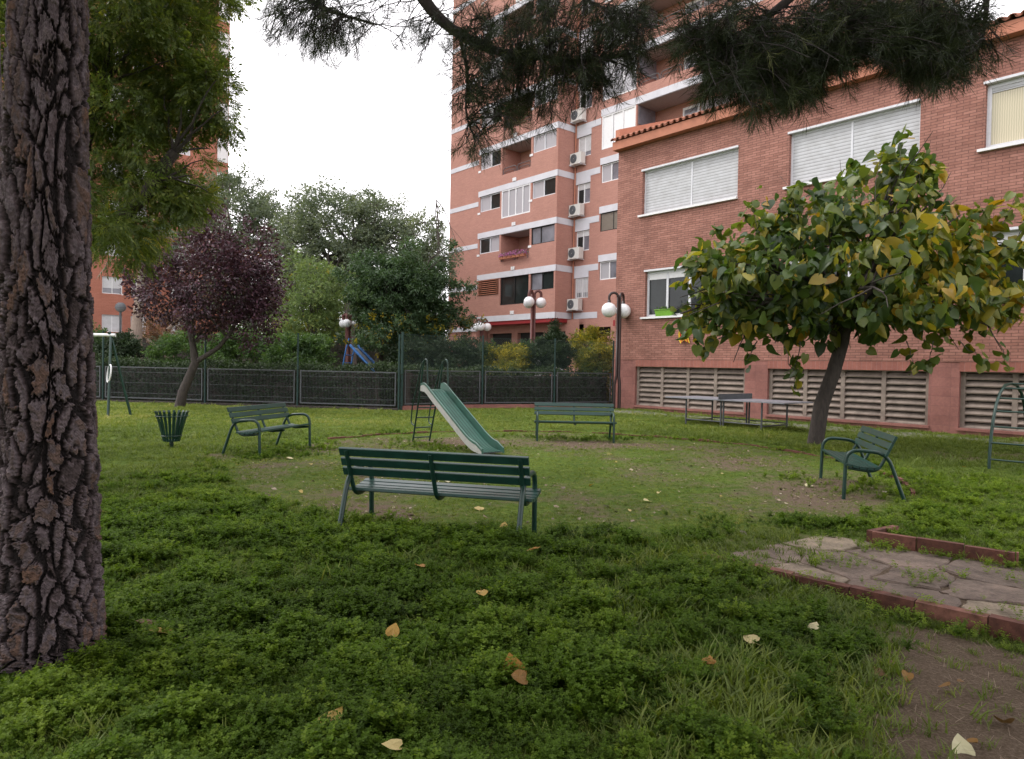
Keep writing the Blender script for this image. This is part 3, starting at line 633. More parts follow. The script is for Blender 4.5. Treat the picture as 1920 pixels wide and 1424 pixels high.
# --- orange tower at the left
LO = EV * -56.7
lt = thing('orange_tower', 'orange brick tower block half hidden by trees at the left', 'building', LO)
PL = Plane((0, 0, 0), NV, EV); ops = []; NL = 10
for k in range(NL):
    zb = 3.55 + 2.72 * k
    for a in (4.0, 6.9, 9.78, 11.62, 14.3): ops.append((a, a + (1.28 if a != 11.62 else 1.0), zb, zb + 1.22, .2))
    if k > 2: ops.append((17.55, 18.38, zb, zb + 1.9, .5))
mb = MB(); wall_panel(mb, PL, -12, 18.4, -.2, 29.9, ops, .2); wall_panel(mb, Plane(PL.p(18.4, 0, 0), -EV, NV), 0, 12, -.2, 29.9); mb.build('wall', M['brick_far'], lt)
mb = MB(); mb.box(PL, -12, 18.7, 29.9, 30.25, -12, .3); mb.build('roof', M['terracotta'], lt)
for o_ in ops:
    if o_[0] > 17: f = MB(); f.box(PL, o_[0], 18.38, o_[2], o_[3], -.3, -.05); f.build('balcony_panel', M['white'], lt)
    else: window(PL, o_[0], o_[1], o_[2], o_[3], lt, ((o_[0] + o_[1]) / 2,), frame='white', pane='glass_pale', fw=.05, d=-.12, shut=o_[2] + rt.choice([.05, .05, .4]), shutmat='shutter_far')
k_ = MB(); k_.box(PL, -11, 17, 0, 29.5, -6, -.5); k_.build('interior', M['dark'], lt)

# ------------------------------------------------------------------ small things fixed near the buildings
mb = MB()
rows = []
for i in range(9):
    z = 3.58 - i * .11; w = .16 + .05 * math.sin(i * 1.1); c_ = 3.38 + .05 * math.sin(i * .9); tw_ = .5 * math.sin(i * .7)
    rows.append([BO + EV * (c_ + w * s_) - NV * (.10 + .05 * math.sin(s_ * 3 + i) + tw_ * .06 * s_) + np.array([0, 0, z - .12 * abs(s_) * (i > 6)]) for s_ in np.linspace(-1, 1, 10)])
mb.grid(rows); m, t, b = new_mat('striped_cloth'); uv = N(t, 'ShaderNodeUVMap'); uv.uv_map = "UVMap"; sx = N(t, 'ShaderNodeSeparateXYZ'); t.links.new(uv.outputs[0], sx.inputs[0])
d_ = N(t, 'ShaderNodeMath', operation='MULTIPLY'); d_.inputs[1].default_value = 5; fr_ = N(t, 'ShaderNodeMath', operation='FRACT'); t.links.new(sx.outputs[0], d_.inputs[0]); t.links.new(d_.outputs[0], fr_.inputs[0])
r = ramp(t, [(0, (.75, .52, .04)), (.5, (.75, .52, .04)), (.52, (.55, .03, .02)), (1, (.55, .03, .02))], fr_.outputs[0]); t.links.new(r.outputs[0], b.inputs['Base Color']); b.inputs['Roughness'].default_value = .8
tag(mb.build('flag', m), 'small yellow and red striped flag hanging below the lower window sill', 'flag')
pl_ = thing('planter', 'lime green plastic planter on the lower window sill behind the tree leaves', 'planter', BO + EV * 2.45 + np.array([0, 0, 3.618]), math.atan2(EV[1], EV[0]))
mb = MB()
P0 = Plane((0, 0, 0), (1, 0, 0), (0, -1, 0))
mb.face([(-.36, -.09, 0), (-.36, .05, 0), (.36, .05, 0), (.36, -.09, 0)])
for (x0, y0, x1, y1) in ((-.36, -.09, .36, -.09), (.36, -.09, .36, .05), (.36, .05, -.36, .05), (-.36, .05, -.36, -.09)):
    e_ = 1.14; mb.face([(x0, y0, 0), (x1, y1, 0), (x1 * e_, y1 * e_ - .01, .24), (x0 * e_, y0 * e_ - .01, .24)])
mb.tube([(-.42, -.12, .24), (.42, -.12, .24), (.42, .055, .24), (-.42, .055, .24), (-.42, -.12, .24)], .016, 5); mb.build('box', M['lime'], pl_)
mb = MB(); mb.face([(-.39, -.1, .2), (.39, -.1, .2), (.39, .04, .2), (-.39, .04, .2)]); mb.build('soil', M['kerb'], pl_)
T_DIA = [(0, 0, 0), (.28, .42, .05), (0, 1, -.03), (-.28, .42, .05)]; F_DIA = [(0, 1, 2, 3)]
n_ = 60; ps = np.stack([rng.uniform(-.34, .34, n_), rng.uniform(-.08, .03, n_), rng.uniform(.2, .3, n_)], 1)
V, F, tt = scatter(T_DIA, F_DIA, ps, rots(rng.normal(0, .6, (n_, 3)) + [0, 0, 1], rng.normal(0, 1, (n_, 3))), rng.uniform(.06, .13, n_), rng.random(n_)); mesh_np('plant', V, F, M['bush'], pl_, tt)
fl = thing('flower_box', 'row of terracotta pots with purple and pink flowers on the second-floor balcony railing', 'flower box', TO + EV * 7.4 + NV * -.14 + np.array([0, 0, Z(2) - .38 - 1.85 + .12]), math.atan2(EV[1], EV[0]))
for k in range(6):
    mb = MB(); mb.box(P0, -1.3 + k * .43, -.92 + k * .43, 0, .17, -.08, .09); mb.build('pot', M['pot'], fl)
n_ = 900; ps = np.stack([rng.uniform(-1.35, 1.35, n_), rng.uniform(-.16, .12, n_), rng.uniform(.12, .42, n_)], 1)
V, F, tt = scatter(T_DIA, F_DIA, ps, rots(rng.normal(0, 1, (n_, 3)), rng.normal(0, 1, (n_, 3)) + [0, -.5, 1]), rng.uniform(.05, .10, n_), rng.random(n_)); mesh_np('flowers', V, F, M['purple_flower'], fl, tt)

# ------------------------------------------------------------------ benches
def make_bench(label, loc, rz):
    o = thing('park_bench', label, 'bench', loc, rz, 'green park benches round the clearing')      # local +y is the sitting side
    side = rounded([(0, .33, -.12), (0, .31, .63), (0, -.17, .60), (0, -.43, -.12)], .17, 6)
    back = rounded([(0, -.27, .80), (0, -.17, .56), (0, -.07, .345), (0, .28, .385)], .13, 6)
    for x in (-.84, .84):
        mb = MB(); mb.tube([(x, p[1], p[2]) for p in side], .024, 10); mb.build('leg_frame', M['green'], o)
        mb = MB(); mb.tube([(x * .985, p[1] + .004, p[2]) for p in back], .021, 10); mb.build('seat_bracket', M['green'], o)
    mb = MB(); mb.tube([(0, p[1], p[2]) for p in back], .021, 10); mb.build('seat_bracket', M['green'], o)
    def slat(y, z, w, tilt, nm):
        s_ = MB(); c, s = math.cos(tilt), math.sin(tilt); L = .90; th = .015
        prof = [(-w / 2, -th + .003), (-w / 2 + .004, -th), (w / 2 - .004, -th), (w / 2, -th + .003), (w / 2, th - .005), (w / 2 - .005, th), (-w / 2 + .005, th), (-w / 2, th - .005)]
        A = [[(xx, y + a * c - b_ * s, z + a * s + b_ * c) for a, b_ in prof] for xx in (-L, L)]
        s_.grid(A, True, rng.random(), False); s_.face(A[0]); s_.face(A[1][::-1]); s_.build(nm, M['green_slat'], o)
    for i, (y, z) in enumerate([(-.055, .385), (.03, .375), (.115, .380), (.20, .392), (.285, .410)]): slat(y, z + .02, .072, [-.25, -.03, .08, .18, .22][i], 'seat_slat')
    for i, (y, z) in enumerate([(-.163, .595), (-.205, .690), (-.247, .785)]): slat(y, z, .082, math.pi / 2 + .42, 'back_slat')
    return o
def bench_at(label, x, y, fx, fy, z=None):
    make_bench(label, (x, y, (H1(x, y) if z is None else z)), math.atan2(fy, fx) - math.pi / 2)
bench_at('green slatted bench seen from behind, nearest to the camera in front of the slide', -.655, 6.5, .24, .97, .03)
bench_at('green slatted bench facing the camera at the back of the clearing near the fence', 1.42, 15.62, -.01, -1, .0)
bench_at('green slatted bench side-on by the leaning tree trunk, its seat facing left', 4.88, 9.80, -.968, .25, .01)
bench_at('green slatted bench side-on next to the slatted litter bin, its seat facing right', -4.36, 12.62, .975, -.22, .02)

# ------------------------------------------------------------------ litter bin
bx, by = -6.12, 12.56; lb = thing('litter_bin', 'flared green slatted litter bin on a short post in the grass', 'litter bin', (bx, by, H1(bx, by)))
mb = MB(); mb.tube([(0, 0, -.1), (0, 0, .14)], .035, 8); mb.build('post', M['green'], lb)
mb = MB(); mb.lathe([(.0, .12), (.14, .12), (.145, .14), (0, .15)], seg=20); mb.build('base', M['green'], lb)
for k in range(20):
    a = 2 * math.pi * k / 20; ca, sa = math.cos(a), math.sin(a); mb = MB(); tn = np.array([-sa, ca, 0]); rows = []
    for r_1, z in ((.135, .12), (.205, .42), (.27, .64), (.285, .66)):
        c_ = np.array([ca * r_1, sa * r_1, z]); w = .016 + .006 * (z > .3); nn = np.array([ca, sa, 0]) * .006
        rows.append([c_ - tn * w - nn, c_ + tn * w - nn, c_ + tn * w + nn, c_ - tn * w + nn])
    mb.grid(rows, True, .5, False); mb.face(rows[-1]); mb.build('slat', M['green'], lb)
for r_1, z in ((.262, .575), (.165, .22)):
    mb = MB(); mb.tube([(r_1 * math.cos(a), r_1 * math.sin(a), z) for a in np.linspace(0, 2 * math.pi, 29)], .012, 6, False); mb.build('ring', M['green'], lb)

# ------------------------------------------------------------------ green slide
sdv = np.array([.592, -.806, 0]); sx_ = np.array([-.806, -.592, 0]) * -1      # down the slide / across
so_ = np.array([-1.93, 14.88, 0.]); sl_ = thing('slide', 'green playground slide with ladder in the middle of the clearing', 'slide', so_)
def S(a, c, z): return sdv * a + sx_ * c + np.array([0, 0, z])
ch = [(.42, 1.13), (.62, 1.12), (.80, 1.00), (2.15, .22), (2.40, .11), (2.72, .07)]
path_c = rounded([(a, 0, z) for a, _, z in [(p[0], 0, p[1]) for p in ch]], .12, 4)
def chute(mb, c0, c1, dz0, dz1, n=1):
    rows = [[S(p[0], c0 + (c1 - c0) * i / n, p[2] + dz0 + (dz1 - dz0) * i / n) for i in range(n + 1)] for p in path_c]; mb.grid(rows, False, .5, True)
mb = MB()
for k in range(6): c0 = -.21 + k * .07; chute(mb, c0 + .001, c0 + .054, .0, .0)
bed = mb.build('chute', M['slide_green'], sl_); mb = MB(); chute(mb, -.212, .212, -.008, -.008); mb.build('chute_joints', M['post'], bed)
mb = MB(); chute(mb, .23, -.23, -.022, -.022); mb.build('underside', M['slide_side'], sl_)
for sgn in (-1, 1):
    mb = MB(); q = path_c; hgt = [.13 + .0 * i for i in range(len(q))]; hgt[0] = .10; hgt[-1] = .05
    A = [[S(p[0], sgn * .215, p[2] - .03), S(p[0], sgn * .225, p[2] + h_), S(p[0], sgn * .250, p[2] + h_), S(p[0], sgn * .252, p[2] - .04)] for p, h_ in zip(q, hgt)]
    mb.grid(A, True, .5, False); mb.face(A[0]); mb.face(A[-1][::-1]); w = mb.build('side_wall', M['slide_green'], sl_)
    mb = MB(); A = [[S(p[0], sgn * .254, p[2] + h_ - .035), S(p[0], sgn * .257, p[2] - .04)] for p, h_ in zip(q, hgt)]; mb.grid(A if sgn > 0 else [r[::-1] for r in A], False, .5, False); mb.build('outer_skin', M['slide_side'], w)
    mb = MB(); mb.tube([S(p[0], sgn * .238, p[2] + h_) for p, h_ in zip(q, hgt)], .016, 7); mb.build('rim', M['slide_green'], w)
for sgn in (-1, 1):
    mb = MB(); mb.tube(rounded([S(.0, sgn * .2, -.1), S(.36, sgn * .22, 1.15), S(.50, sgn * .235, 1.72), S(.66, sgn * .24, 1.76), S(.70, sgn * .24, 1.22)], .13, 6), .018, 8); mb.build('ladder_rail', M['post' if False else 'green'], sl_)
    mb = MB(); mb.tube(rounded([S(.09, sgn * .21, .35), S(-.05, sgn * .21, .40), S(.02, sgn * .22, .75), S(.40, sgn * .23, 1.60), S(.47, sgn * .235, 1.70)], .1, 5), .014, 7); mb.build('handrail', M['green'], sl_)
for k in range(5):
    z = .09 + k * .215; a = z / 1.25 * .36; mb = MB(); mb.tube([S(a + .02, -.21, z), S(a + .02, .21, z)], .014, 7); mb.build('rung', M['green'], sl_)

# ------------------------------------------------------------------ swing frame with hoop, climbing arch
sx0, sy0 = -10.75, 19.1; sw = thing('gym_frame', 'green A-shaped gymnastics frame with a white crossbar beside the big pine', 'gym frame', (sx0, sy0, H1(sx0, sy0)))
for xx in (0, -3.4):
    for s_ in (-.35, .35): mb = MB(); mb.tube([(xx + s_ * .35 + .02, s_, -.05), (xx - .24, 0, 2.22), (xx - .30, -s_ * .1, 2.30)], .035, 8); mb.build('leg', M['green'], sw)
mb = MB(); mb.tube([(-.12, 0, 2.22), (-3.3, 0, 2.22)], .045, 10); mb.build('crossbar', M['white'], sw)
ho = thing('hoop', 'white oval hoop hanging on the green gymnastics frame', 'hoop', (sx0 - .19, sy0 - .16, 1.17 + H1(sx0, sy0)))
mb = MB(); mb.tube([(.10 * math.cos(a) + .03 * math.sin(a), -.10 * math.cos(a), .235 * math.sin(a)) for a in np.linspace(0, 2 * math.pi, 33)], .022, 8, False); mb.build('ring', M['white'], ho)
ax_, ay_ = 8.12, 11.81; ar = thing('climbing_arch', 'green arched climbing ladder cut off by the right edge', 'climbing arch', (ax_, ay_, H1(ax_, ay_)))
arcp = [(-.0, -.1), (.01, .25), (.06, .55), (.14, .82), (.27, 1.08), (.46, 1.28), (.75, 1.42), (1.1, 1.45), (1.45, 1.42), (1.74, 1.28), (1.93, 1.08), (2.06, .82), (2.14, .55), (2.19, .25), (2.2, -.1)]
for c_ in (0, 1.0): mb = MB(); mb.tube([NV * a + EV * c_ + np.array([0, 0, z]) for a, z in arcp], .026, 8); mb.build('rail', M['green'], ar)
for a, z in [(0, .17), (.03, .45), (.11, .72), (.24, .98), (.40, 1.20), (.66, 1.37), (1.1, 1.45), (1.54, 1.37), (1.80, 1.20), (1.96, .98), (2.09, .72), (2.17, .45), (2.2, .17)]:
    mb = MB(); mb.tube([NV * a + EV * -.02 + np.array([0, 0, z]), NV * a + EV * 1.02 + np.array([0, 0, z])], .016, 7); mb.build('rung', M['green'], ar)

# ------------------------------------------------------------------ table tennis table
px_, py_ = 6.38, 19.86; pt = thing('table_tennis_table', 'grey outdoor table tennis table on thin legs beside the louvred vents', 'table', (px_, py_, H1(px_, py_)), math.atan2(EV[1], EV[0]))
for s_ in (-1, 1):
    mb = MB(); mb.box(P0, *( (-1.88, -.006) if s_ < 0 else (.006, 1.88)), .735, .765, -.78, .78); mb.build('tabletop', M['tabletop'], pt)
    mb = MB(); mb.tube([(s_ * 1.2, -.66, .1), (s_ * 1.2, .66, .1)], .02, 6); mb.tube([(s_ * 1.2, -.66, .14), (s_ * .06, -.66, .14)], .018, 6); mb.tube([(s_ * 1.2, .66, .14), (s_ * .06, .66, .14)], .018, 6); mb.build('brace', M['steel'], pt)
    for x in (1.2, .04):
        for y in (-.66, .66): mb = MB(); mb.tube([(s_ * x, y, -.08), (s_ * x, y, .736)], .026, 8); mb.build('leg', M['steel'], pt)
mb = MB(); mb.box(Plane((0, 0, 0), (0, 1, 0), (1, 0, 0)), -.86, .86, .766, .92, -.006, .006)
mb.build('net', M['steel_dark'], pt)

# ------------------------------------------------------------------ lamps
def globe_lamp(label, x, y, ztop, zg, rg, arms, spread, ncol, nmissing=(), rot=0.3, thick=.045, z0=0):
    o = thing('street_lamp', label, 'lamp', (x, y, z0), rot, 'globe lamps on tube posts')
    for k in range(3):
        a = 2 * math.pi * k / 3 + arms; c, s = math.cos(a), math.sin(a); r0 = thick * 1.15
        foot = [(c * spread, s * spread, -.1), (c * spread, s * spread, 1.0), (c * r0, s * r0, 1.35)] if spread > .1 else [(c * r0, s * r0, -.1)]
        hgt = ztop; R_ = rg * .60
        pts = foot + [(c * r0, s * r0, hgt - R_ * 1.0)]
        if k in nmissing: pts = foot + [(c * r0, s * r0, hgt - .9)]
        else:
            for q in np.linspace(0, math.pi, 9): pts.append((c * (r0 + R_ - R_ * math.cos(q)) , s * (r0 + R_ - R_ * math.cos(q)), hgt - R_ * 1.0 + R_ * 1.0 * math.sin(q)))
            pts.append((c * (r0 + 2 * R_), s * (r0 + 2 * R_), zg + rg * .95))
        mb = MB(); mb.tube(pts, thick, 8); tb = mb.build('tube', M[ncol], o)
        if k in nmissing: continue
        gx_, gy_ = c * (r0 + 2 * R_), s * (r0 + 2 * R_)
        mb = MB(); mb.lathe([(.0, .12), (.055, .11), (.075, .0), (.085, -.03)], (gx_, gy_, zg + rg * .97), 12); mb.build('collar', M[ncol], tb)
        mb = MB(); mb.lathe([(rg * math.sin(q), rg * math.cos(q)) for q in np.linspace(.001, math.pi - .001, 19)], (gx_, gy_, zg), 24); mb.build('globe', M['globe'], tb)
    return o
globe_lamp('dark tube lamp post with two white globes at the corner of the brick building', 4.10, 27.0, 4.55, 3.88, .29, math.pi, .13, 'pipe_dark', (1,), .0, .05)
globe_lamp('brown lamp post with three white globes rising in front of the apartment tower', .98, 35.2, 5.45, 4.86, .27, math.radians(0), .0, 'lamp_pole', (), .0, .07)
globe_lamp('distant low lamp post with three white globes beside the drooping dark tree', -1.9, 42.5, 4.45, 4.0, .25, math.radians(15), .0, 'lamp_pole', (), .2, .06)
globe_lamp('distant lamp post with white globes half hidden by leaves above the blue slide', -7.55, 32.0, 3.85, 3.45, .19, math.radians(20), .0, 'lamp_pole', (), .2, .07)
p_ = at(226, 577, 36); dl = thing('street_lamp', 'grey lamp post with a dome head near the orange tower', 'lamp', (p_[0], p_[1], 0), 0)
mb = MB(); mb.tube([(0, 0, 0), (0, 0, p_[2] - .2)], .06, 8); mb.build('post', M['steel'], dl)
mb = MB(); mb.lathe([(.001, .26), (.12, .25), (.22, .16), (.27, 0), (.27, -.02)], (0, 0, p_[2]), 20); mb.build('lamp_shade', M['steel'], dl)
mb = MB(); mb.lathe([(.26, -.02), (.22, -.14), (.1, -.22), (.001, -.24)], (0, 0, p_[2]), 20); mb.build('diffuser', M['glass_pale'], dl)

# ------------------------------------------------------------------ blue play things beyond the fence
o3 = at(657, 640, 31.5); bs = thing('slide', 'blue slide with grey chute beyond the fence', 'slide', (o3[0], o3[1], 0)); bd = np.array([.92, -.39, 0]); bc = np.array([.39, .92, 0])
for s_ in (-1, 1):
    mb = MB(); mb.tube([bc * .3 * s_ + bd * -.5, bc * .3 * s_ + bd * 0 + np.array([0, 0, 2.3]), bc * .3 * s_ + bd * .15 + np.array([0, 0, 2.75])], .035, 6); mb.build('ladder_rail', M['blue'], bs)
    mb = MB(); mb.tube([bc * .3 * s_ + bd * .2 + np.array([0, 0, 2.45]), bc * .3 * s_ + bd * 2.6 + np.array([0, 0, .35])], .06, 6); mb.build('side_wall', M['blue'], bs)
mb = MB(); z_ = np.array([0, 0, 1.]); mb.face([bc * -.28 + bd * .2 + z_ * 2.35, bc * .28 + bd * .2 + z_ * 2.35, bc * .28 + bd * 2.6 + z_ * .28, bc * -.28 + bd * 2.6 + z_ * .28][::-1]); mb.build('chute', M['slide_side'], bs)
for k in range(6): mb = MB(); q = -.5 + .5 * (.25 + k * .35) / 2.3; mb.tube([bc * -.3 + bd * q + z_ * (.25 + k * .35), bc * .3 + bd * q + z_ * (.25 + k * .35)], .025, 6); mb.build('rung', M['blue'], bs)
o4 = at(790, 690, 36); sr_ = thing('play_frame', 'blue tubular play frame behind the hedge', 'play frame', (o4[0], o4[1], 0))
for i, (a, c_) in enumerate([((-.5, 0, 0), (-.45, 0, 1.7)), ((-.45, 0, 1.15), (.6, 0, 1.5)), ((.6, 0, .1), (.55, 0, 1.9)), ((-.45, 0, 1.0), (.6, .2, 1.1)), ((.2, 0, 1.2), (.1, 0, 1.95)), ((.1, 0, 1.9), (.55, 0, 1.6))]):
    mb = MB(); mb.tube([a, c_], .04, 6); mb.build('bar', M['blue'], sr_)
mb = MB(); mb.box(P0, -.3, .45, 1.16, 1.22, -.2, .2); mb.build('seat', M['blue'], sr_)

# ------------------------------------------------------------------ fences
def fence_panel(A, B, z0, z1, parent, matn='steel'):
    A = np.array(A); B = np.array(B); L = np.linalg.norm(B - A); d = (B - A) / L; P = Plane((*A, 0), (*d, 0), (d[1], -d[0], 0)); g = .10
    fr_ = MB(); r = .022
    fr_.box(P, g, L - g, z0, z0 + .04, -r, r); fr_.box(P, g, L - g, z1 - .04, z1, -r, r); fr_.box(P, g, g + .04, z0 + .04, z1 - .04, -r, r); fr_.box(P, L - g - .04, L - g, z0 + .04, z1 - .04, -r, r)
    o = fr_.build('panel_frame', M[matn], parent); w = MB()
    for k in range(int((L - 2 * g - .08) / .055)): u = g + .06 + k * .055; w.box(P, u - .002, u + .002, z0 + .04, z1 - .04, -.002, .002)
    for zz in (z0 + .2, (z0 + z1) / 2, z1 - .2): w.box(P, g + .04, L - g - .04, zz - .004, zz + .004, .0035, .009)
    w.build('wire_mesh', M['steel_dark'], o)
def fence(pts, z0, z1, zp, label, group=None, mesh_from=None, base=.15):
    o = thing('fence', label, 'fence', (*pts[0], 0), 0, group); q = [np.array(p) - np.array(pts[0]) for p in pts]
    for i in range(len(q) - 1): fence_panel(q[i], q[i + 1], z0, z1, o)
    for i, p in enumerate(q):
        mb = MB(); mb.tube([(*p, 0), (*p, zp + .01 * (i % 2))], .035 if i else .05, 8); mb.build('post', M['post'], o)
    if mesh_from:
        for i in range(len(q) - 1):
            A, B = q[i], q[i + 1]; L = np.linalg.norm(B - A); d = (B - A) / L; w = MB(); zt = zp - .08; zb = z1 + .05; hh = zt - zb
            P = Plane((*A, 0), (*d, 0), (d[1], -d[0], 0))
            for s_ in (1, -1):
                for u in np.arange(-hh, L, .085):
                    a0, b0 = u, u + hh; za, zb_ = (zb, zt) if s_ > 0 else (zt, zb)
                    if a0 < .05: za += (.05 - a0) * s_; a0 = .05
                    if b0 > L - .05: zb_ -= (b0 - L + .05) * s_; b0 = L - .05
                    if b0 > a0: w.tube([P.p(a0, za, .002 * s_), P.p(b0, zb_, .002 * s_)], .0026, 3, False)
            w.tube([P.p(0, zt, 0), P.p(L, zt, 0)], .004, 4, False); w.build('chain_link', M['post'], o)
    return o
LP = [(-19.2, 26.5), (-15.1, 25.75), (-11.0, 25.0), (-7.5, 24.4), (-3.86, 23.8)]
RP = [(-3.80, 24.1), (-1.1, 26.0), (1.66, 27.2), (4.12, 28.5)]
fence(LP, .20, 1.36, 2.65, 'dark fence of wire panels and tall green posts behind the litter bin')
fence(RP, .24, 1.44, 2.75, 'fence of wire panels topped by chain-link between the slide and the brick building', mesh_from=1)
def low_wall(pts, z1, name, label, mat_):
    mb = MB()
    for i in range(len(pts) - 1):
        A = np.array(pts[i]); B = np.array(pts[i + 1]); L = np.linalg.norm(B - A); d = (B - A) / L; P = Plane((*A, 0), (*d, 0), (d[1], -d[0], 0)); mb.box(P, 0, L, -.2, z1, -.12, .10 + .002 * i)
    o = mb.build(name, M[mat_]); tag(o, label, 'wall'); return o
low_wall(LP, .12, 'low_wall', 'low dark brick footing under the left fence panels', 'bark_dark')
low_wall(RP, .19, 'low_wall', 'low red brick footing under the right fence panels', 'plinth')

# ------------------------------------------------------------------ plants
def heart():
    pts = [(0, -.02), (.22, -.13), (.43, -.03), (.50, .24), (.42, .54), (.22, .82), (0, 1.08)]
    V = [(0, 0, 0), (0, .5, .03), (0, 1.05, -.10)]; F = []
    for s_ in (1, -1):
        n = len(V); V += [(p[0] * s_, p[1], -.16 * p[0] - .12 * max(0, p[1] - .5) + (.03 if i % 2 else 0)) for i, p in enumerate(pts[1:-1])]
        ring = [0] + list(range(n, n + 5)) + [2]
        for i in range(len(ring) - 1):
            a, b_ = ring[i], ring[i + 1]; F.append((1, a, b_) if s_ > 0 else (1, b_, a))
    return V, F
def pinnate(k=4, w=.30, L=.42, droop=.25):
    V, F = [], []
    for i in range(k):
        y = .12 + i * (.75 / k)
        for s_ in (1, -1):
            n = len(V); a = .9; dx, dy = math.sin(a) * s_, math.cos(a); z = -droop * y * y
            V += [(0, y, z), (dx * L * .5 - dy * w * .3 * s_ * -1 * .5, y + dy * L * .5 + .5 * w * .3, z - .02), (dx * L, y + dy * L, z - .1), (dx * L * .5 + dy * w * .3 * s_ * .5, y + dy * L * .5 - .5 * w * .6, z - .02)]; F.append((n, n + 1, n + 2, n + 3))
    n = len(V); V += [(0, .8, -droop * .64), (w * .4, 1.05, -droop - .03), (0, 1.3, -droop * 1.5), (-w * .4, 1.05, -droop - .03)]; F.append((n, n + 1, n + 2, n + 3)); return V, F
def spray(k, rs, w=.22, spread=1.0):
    r_ = np.random.default_rng(rs); V, F = [], []
    for i in range(k):
        d = r_.normal(0, spread, 3) * [1, .7, .6] + [0, 1.0, 0]; d /= np.linalg.norm(d); o = r_.normal(0, .25, 3) * [1, 1, .6] + [0, .2, 0]; L = r_.uniform(.4, .7); s_ = np.cross(d, r_.normal(0, 1, 3)); s_ /= np.linalg.norm(s_); n = len(V)
        V += [tuple(o), tuple(o + d * L * .5 + s_ * w * L), tuple(o + d * L), tuple(o + d * L * .5 - s_ * w * L)]; F.append((n, n + 1, n + 2, n + 3))
    return V, F

def clumps(rs, blobs, n, squash=.8, inner=.45):
    """clump centres spread through ellipsoids, more of them near the surface; returns centres and outward directions"""
    w = np.array([b[6] if len(b) > 6 else b[3] * b[4] * b[5] for b in blobs], float); w /= w.sum(); C_, O = [], []
    for b_, k in zip(blobs, rs.multinomial(n, w)):
        d = rs.normal(0, 1, (k, 3)); d /= np.linalg.norm(d, axis=1, keepdims=True); r = (inner + (1 - inner) * rs.random(k) ** .6)[:, None]
        r = r * (1 + .10 * np.sin(d[:, :1] * 5 + b_[0]) + .08 * np.sin(d[:, 2:] * 7 + b_[1]))
        C_.append(np.array(b_[:3]) + d * r * np.array(b_[3:6])); O.append(d)
    return np.concatenate(C_), np.concatenate(O)

def crown(rs, blobs, nc, per, cr_, size, T, TF, mat, parent, up=.5, droop=.3, out=.6, name='crown', tintf=None, inner=.45, sizevar=.3, origin=(0, 0, 0), cl=None):
    C_, O = clumps(rs, blobs, nc, inner=inner) if cl is None else cl; nc = len(C_)
    k = nc * per; ci = np.repeat(np.arange(nc), per); dd = rs.normal(0, 1, (k, 3)); dd /= np.linalg.norm(dd, axis=1, keepdims=True); dd *= (rs.random((k, 1)) ** .5)
    cs = rs.uniform(.6, 1.3, nc)[ci][:, None]; pos = C_[ci] + dd * cr_ * cs * [1, 1, .75]
    D = O[ci] * out + dd * .6 + rs.normal(0, .5, (k, 3)) + [0, 0, -droop]; Nn = rs.normal(0, .6, (k, 3)) + [0, 0, up] + O[ci] * .4
    ct = rs.normal(0, .13, nc)[ci]; tint = np.clip(.45 + ct + rs.normal(0, .16, k), 0, 1)
    if tintf is not None: tint = np.clip(tintf(pos, tint, rs), 0, 1)
    V, F, tt = scatter(T, TF, pos - np.array(origin), rots(D, Nn), size * rs.uniform(1 - sizevar, 1 + sizevar, k), tint)
    return mesh_np(name, V, F, mat, parent, tt), C_

def bend(p0, p1, rs, n=5, amt=.12, sag=0):
    p0 = np.array(p0, float); p1 = np.array(p1, float); L = np.linalg.norm(p1 - p0); o = [p0]; j = rs.normal(0, amt * L, 3)
    for i in range(1, n): t = i / n; o.append(p0 + (p1 - p0) * t + j * math.sin(math.pi * t) + rs.normal(0, .02 * L, 3) + np.array([0, 0, sag * L * math.sin(math.pi * t)]))
    return o + [p1]
def wood(trunk, r0, r1, targets, parent, mat, rs, origin, rl=(.05, .012), sub=2, seg=9, fork=.45, sag=.06):
    """trunk along its points with limbs to the clumps, one mesh"""
    origin = np.array(origin); T = [np.array(p, float) for p in trunk]; n = len(T); mb = MB()
    mb.tube([p - origin for p in T], list(np.linspace(r0, r1, n)), seg)
    for tg in targets:
        t = rs.uniform(fork, 1) * (n - 1); i = min(int(t), n - 2); s_ = T[i] + (T[i + 1] - T[i]) * (t - i)
        path = bend(s_, tg, rs, 5, .08, sag); mb.tube([p - origin for p in path], list(np.linspace(rl[0], rl[1], len(path))), 5, False)
        for _ in range(sub):
            k = rs.integers(2, 5); e_ = tg + rs.normal(0, .13, 3) * np.linalg.norm(tg - s_); q = bend(path[k], e_, rs, 3, .06); mb.tube([p - origin for p in q], list(np.linspace(rl[1] * 1.4, rl[1] * .4, len(q))), 4, False)
    return mb.build('trunk', mat, parent)

def tree(name, label, cat, base, trunk, r0, r1, blobs, nc, per, cr_, size, TT, mat, bark, rseed, nl=14, group=None, rl=(.05, .012), **kw):
    rs = np.random.default_rng(rseed); o = thing(name, label, cat, base, 0, group)
    _, C_ = crown(rs, blobs, nc, per, cr_, size, TT[0], TT[1], mat, o, origin=base, **kw)
    far = C_[rs.choice(len(C_), min(nl, len(C_)), False)]
    wood(trunk, r0, r1, list(far), o, bark, rs, base, rl); return o

HEART = heart(); PIN = pinnate(); SP6 = spray(6, 1); SP9 = spray(9, 2, .16); SPW = spray(7, 3, .12, .7); DIA = (T_DIA, F_DIA)

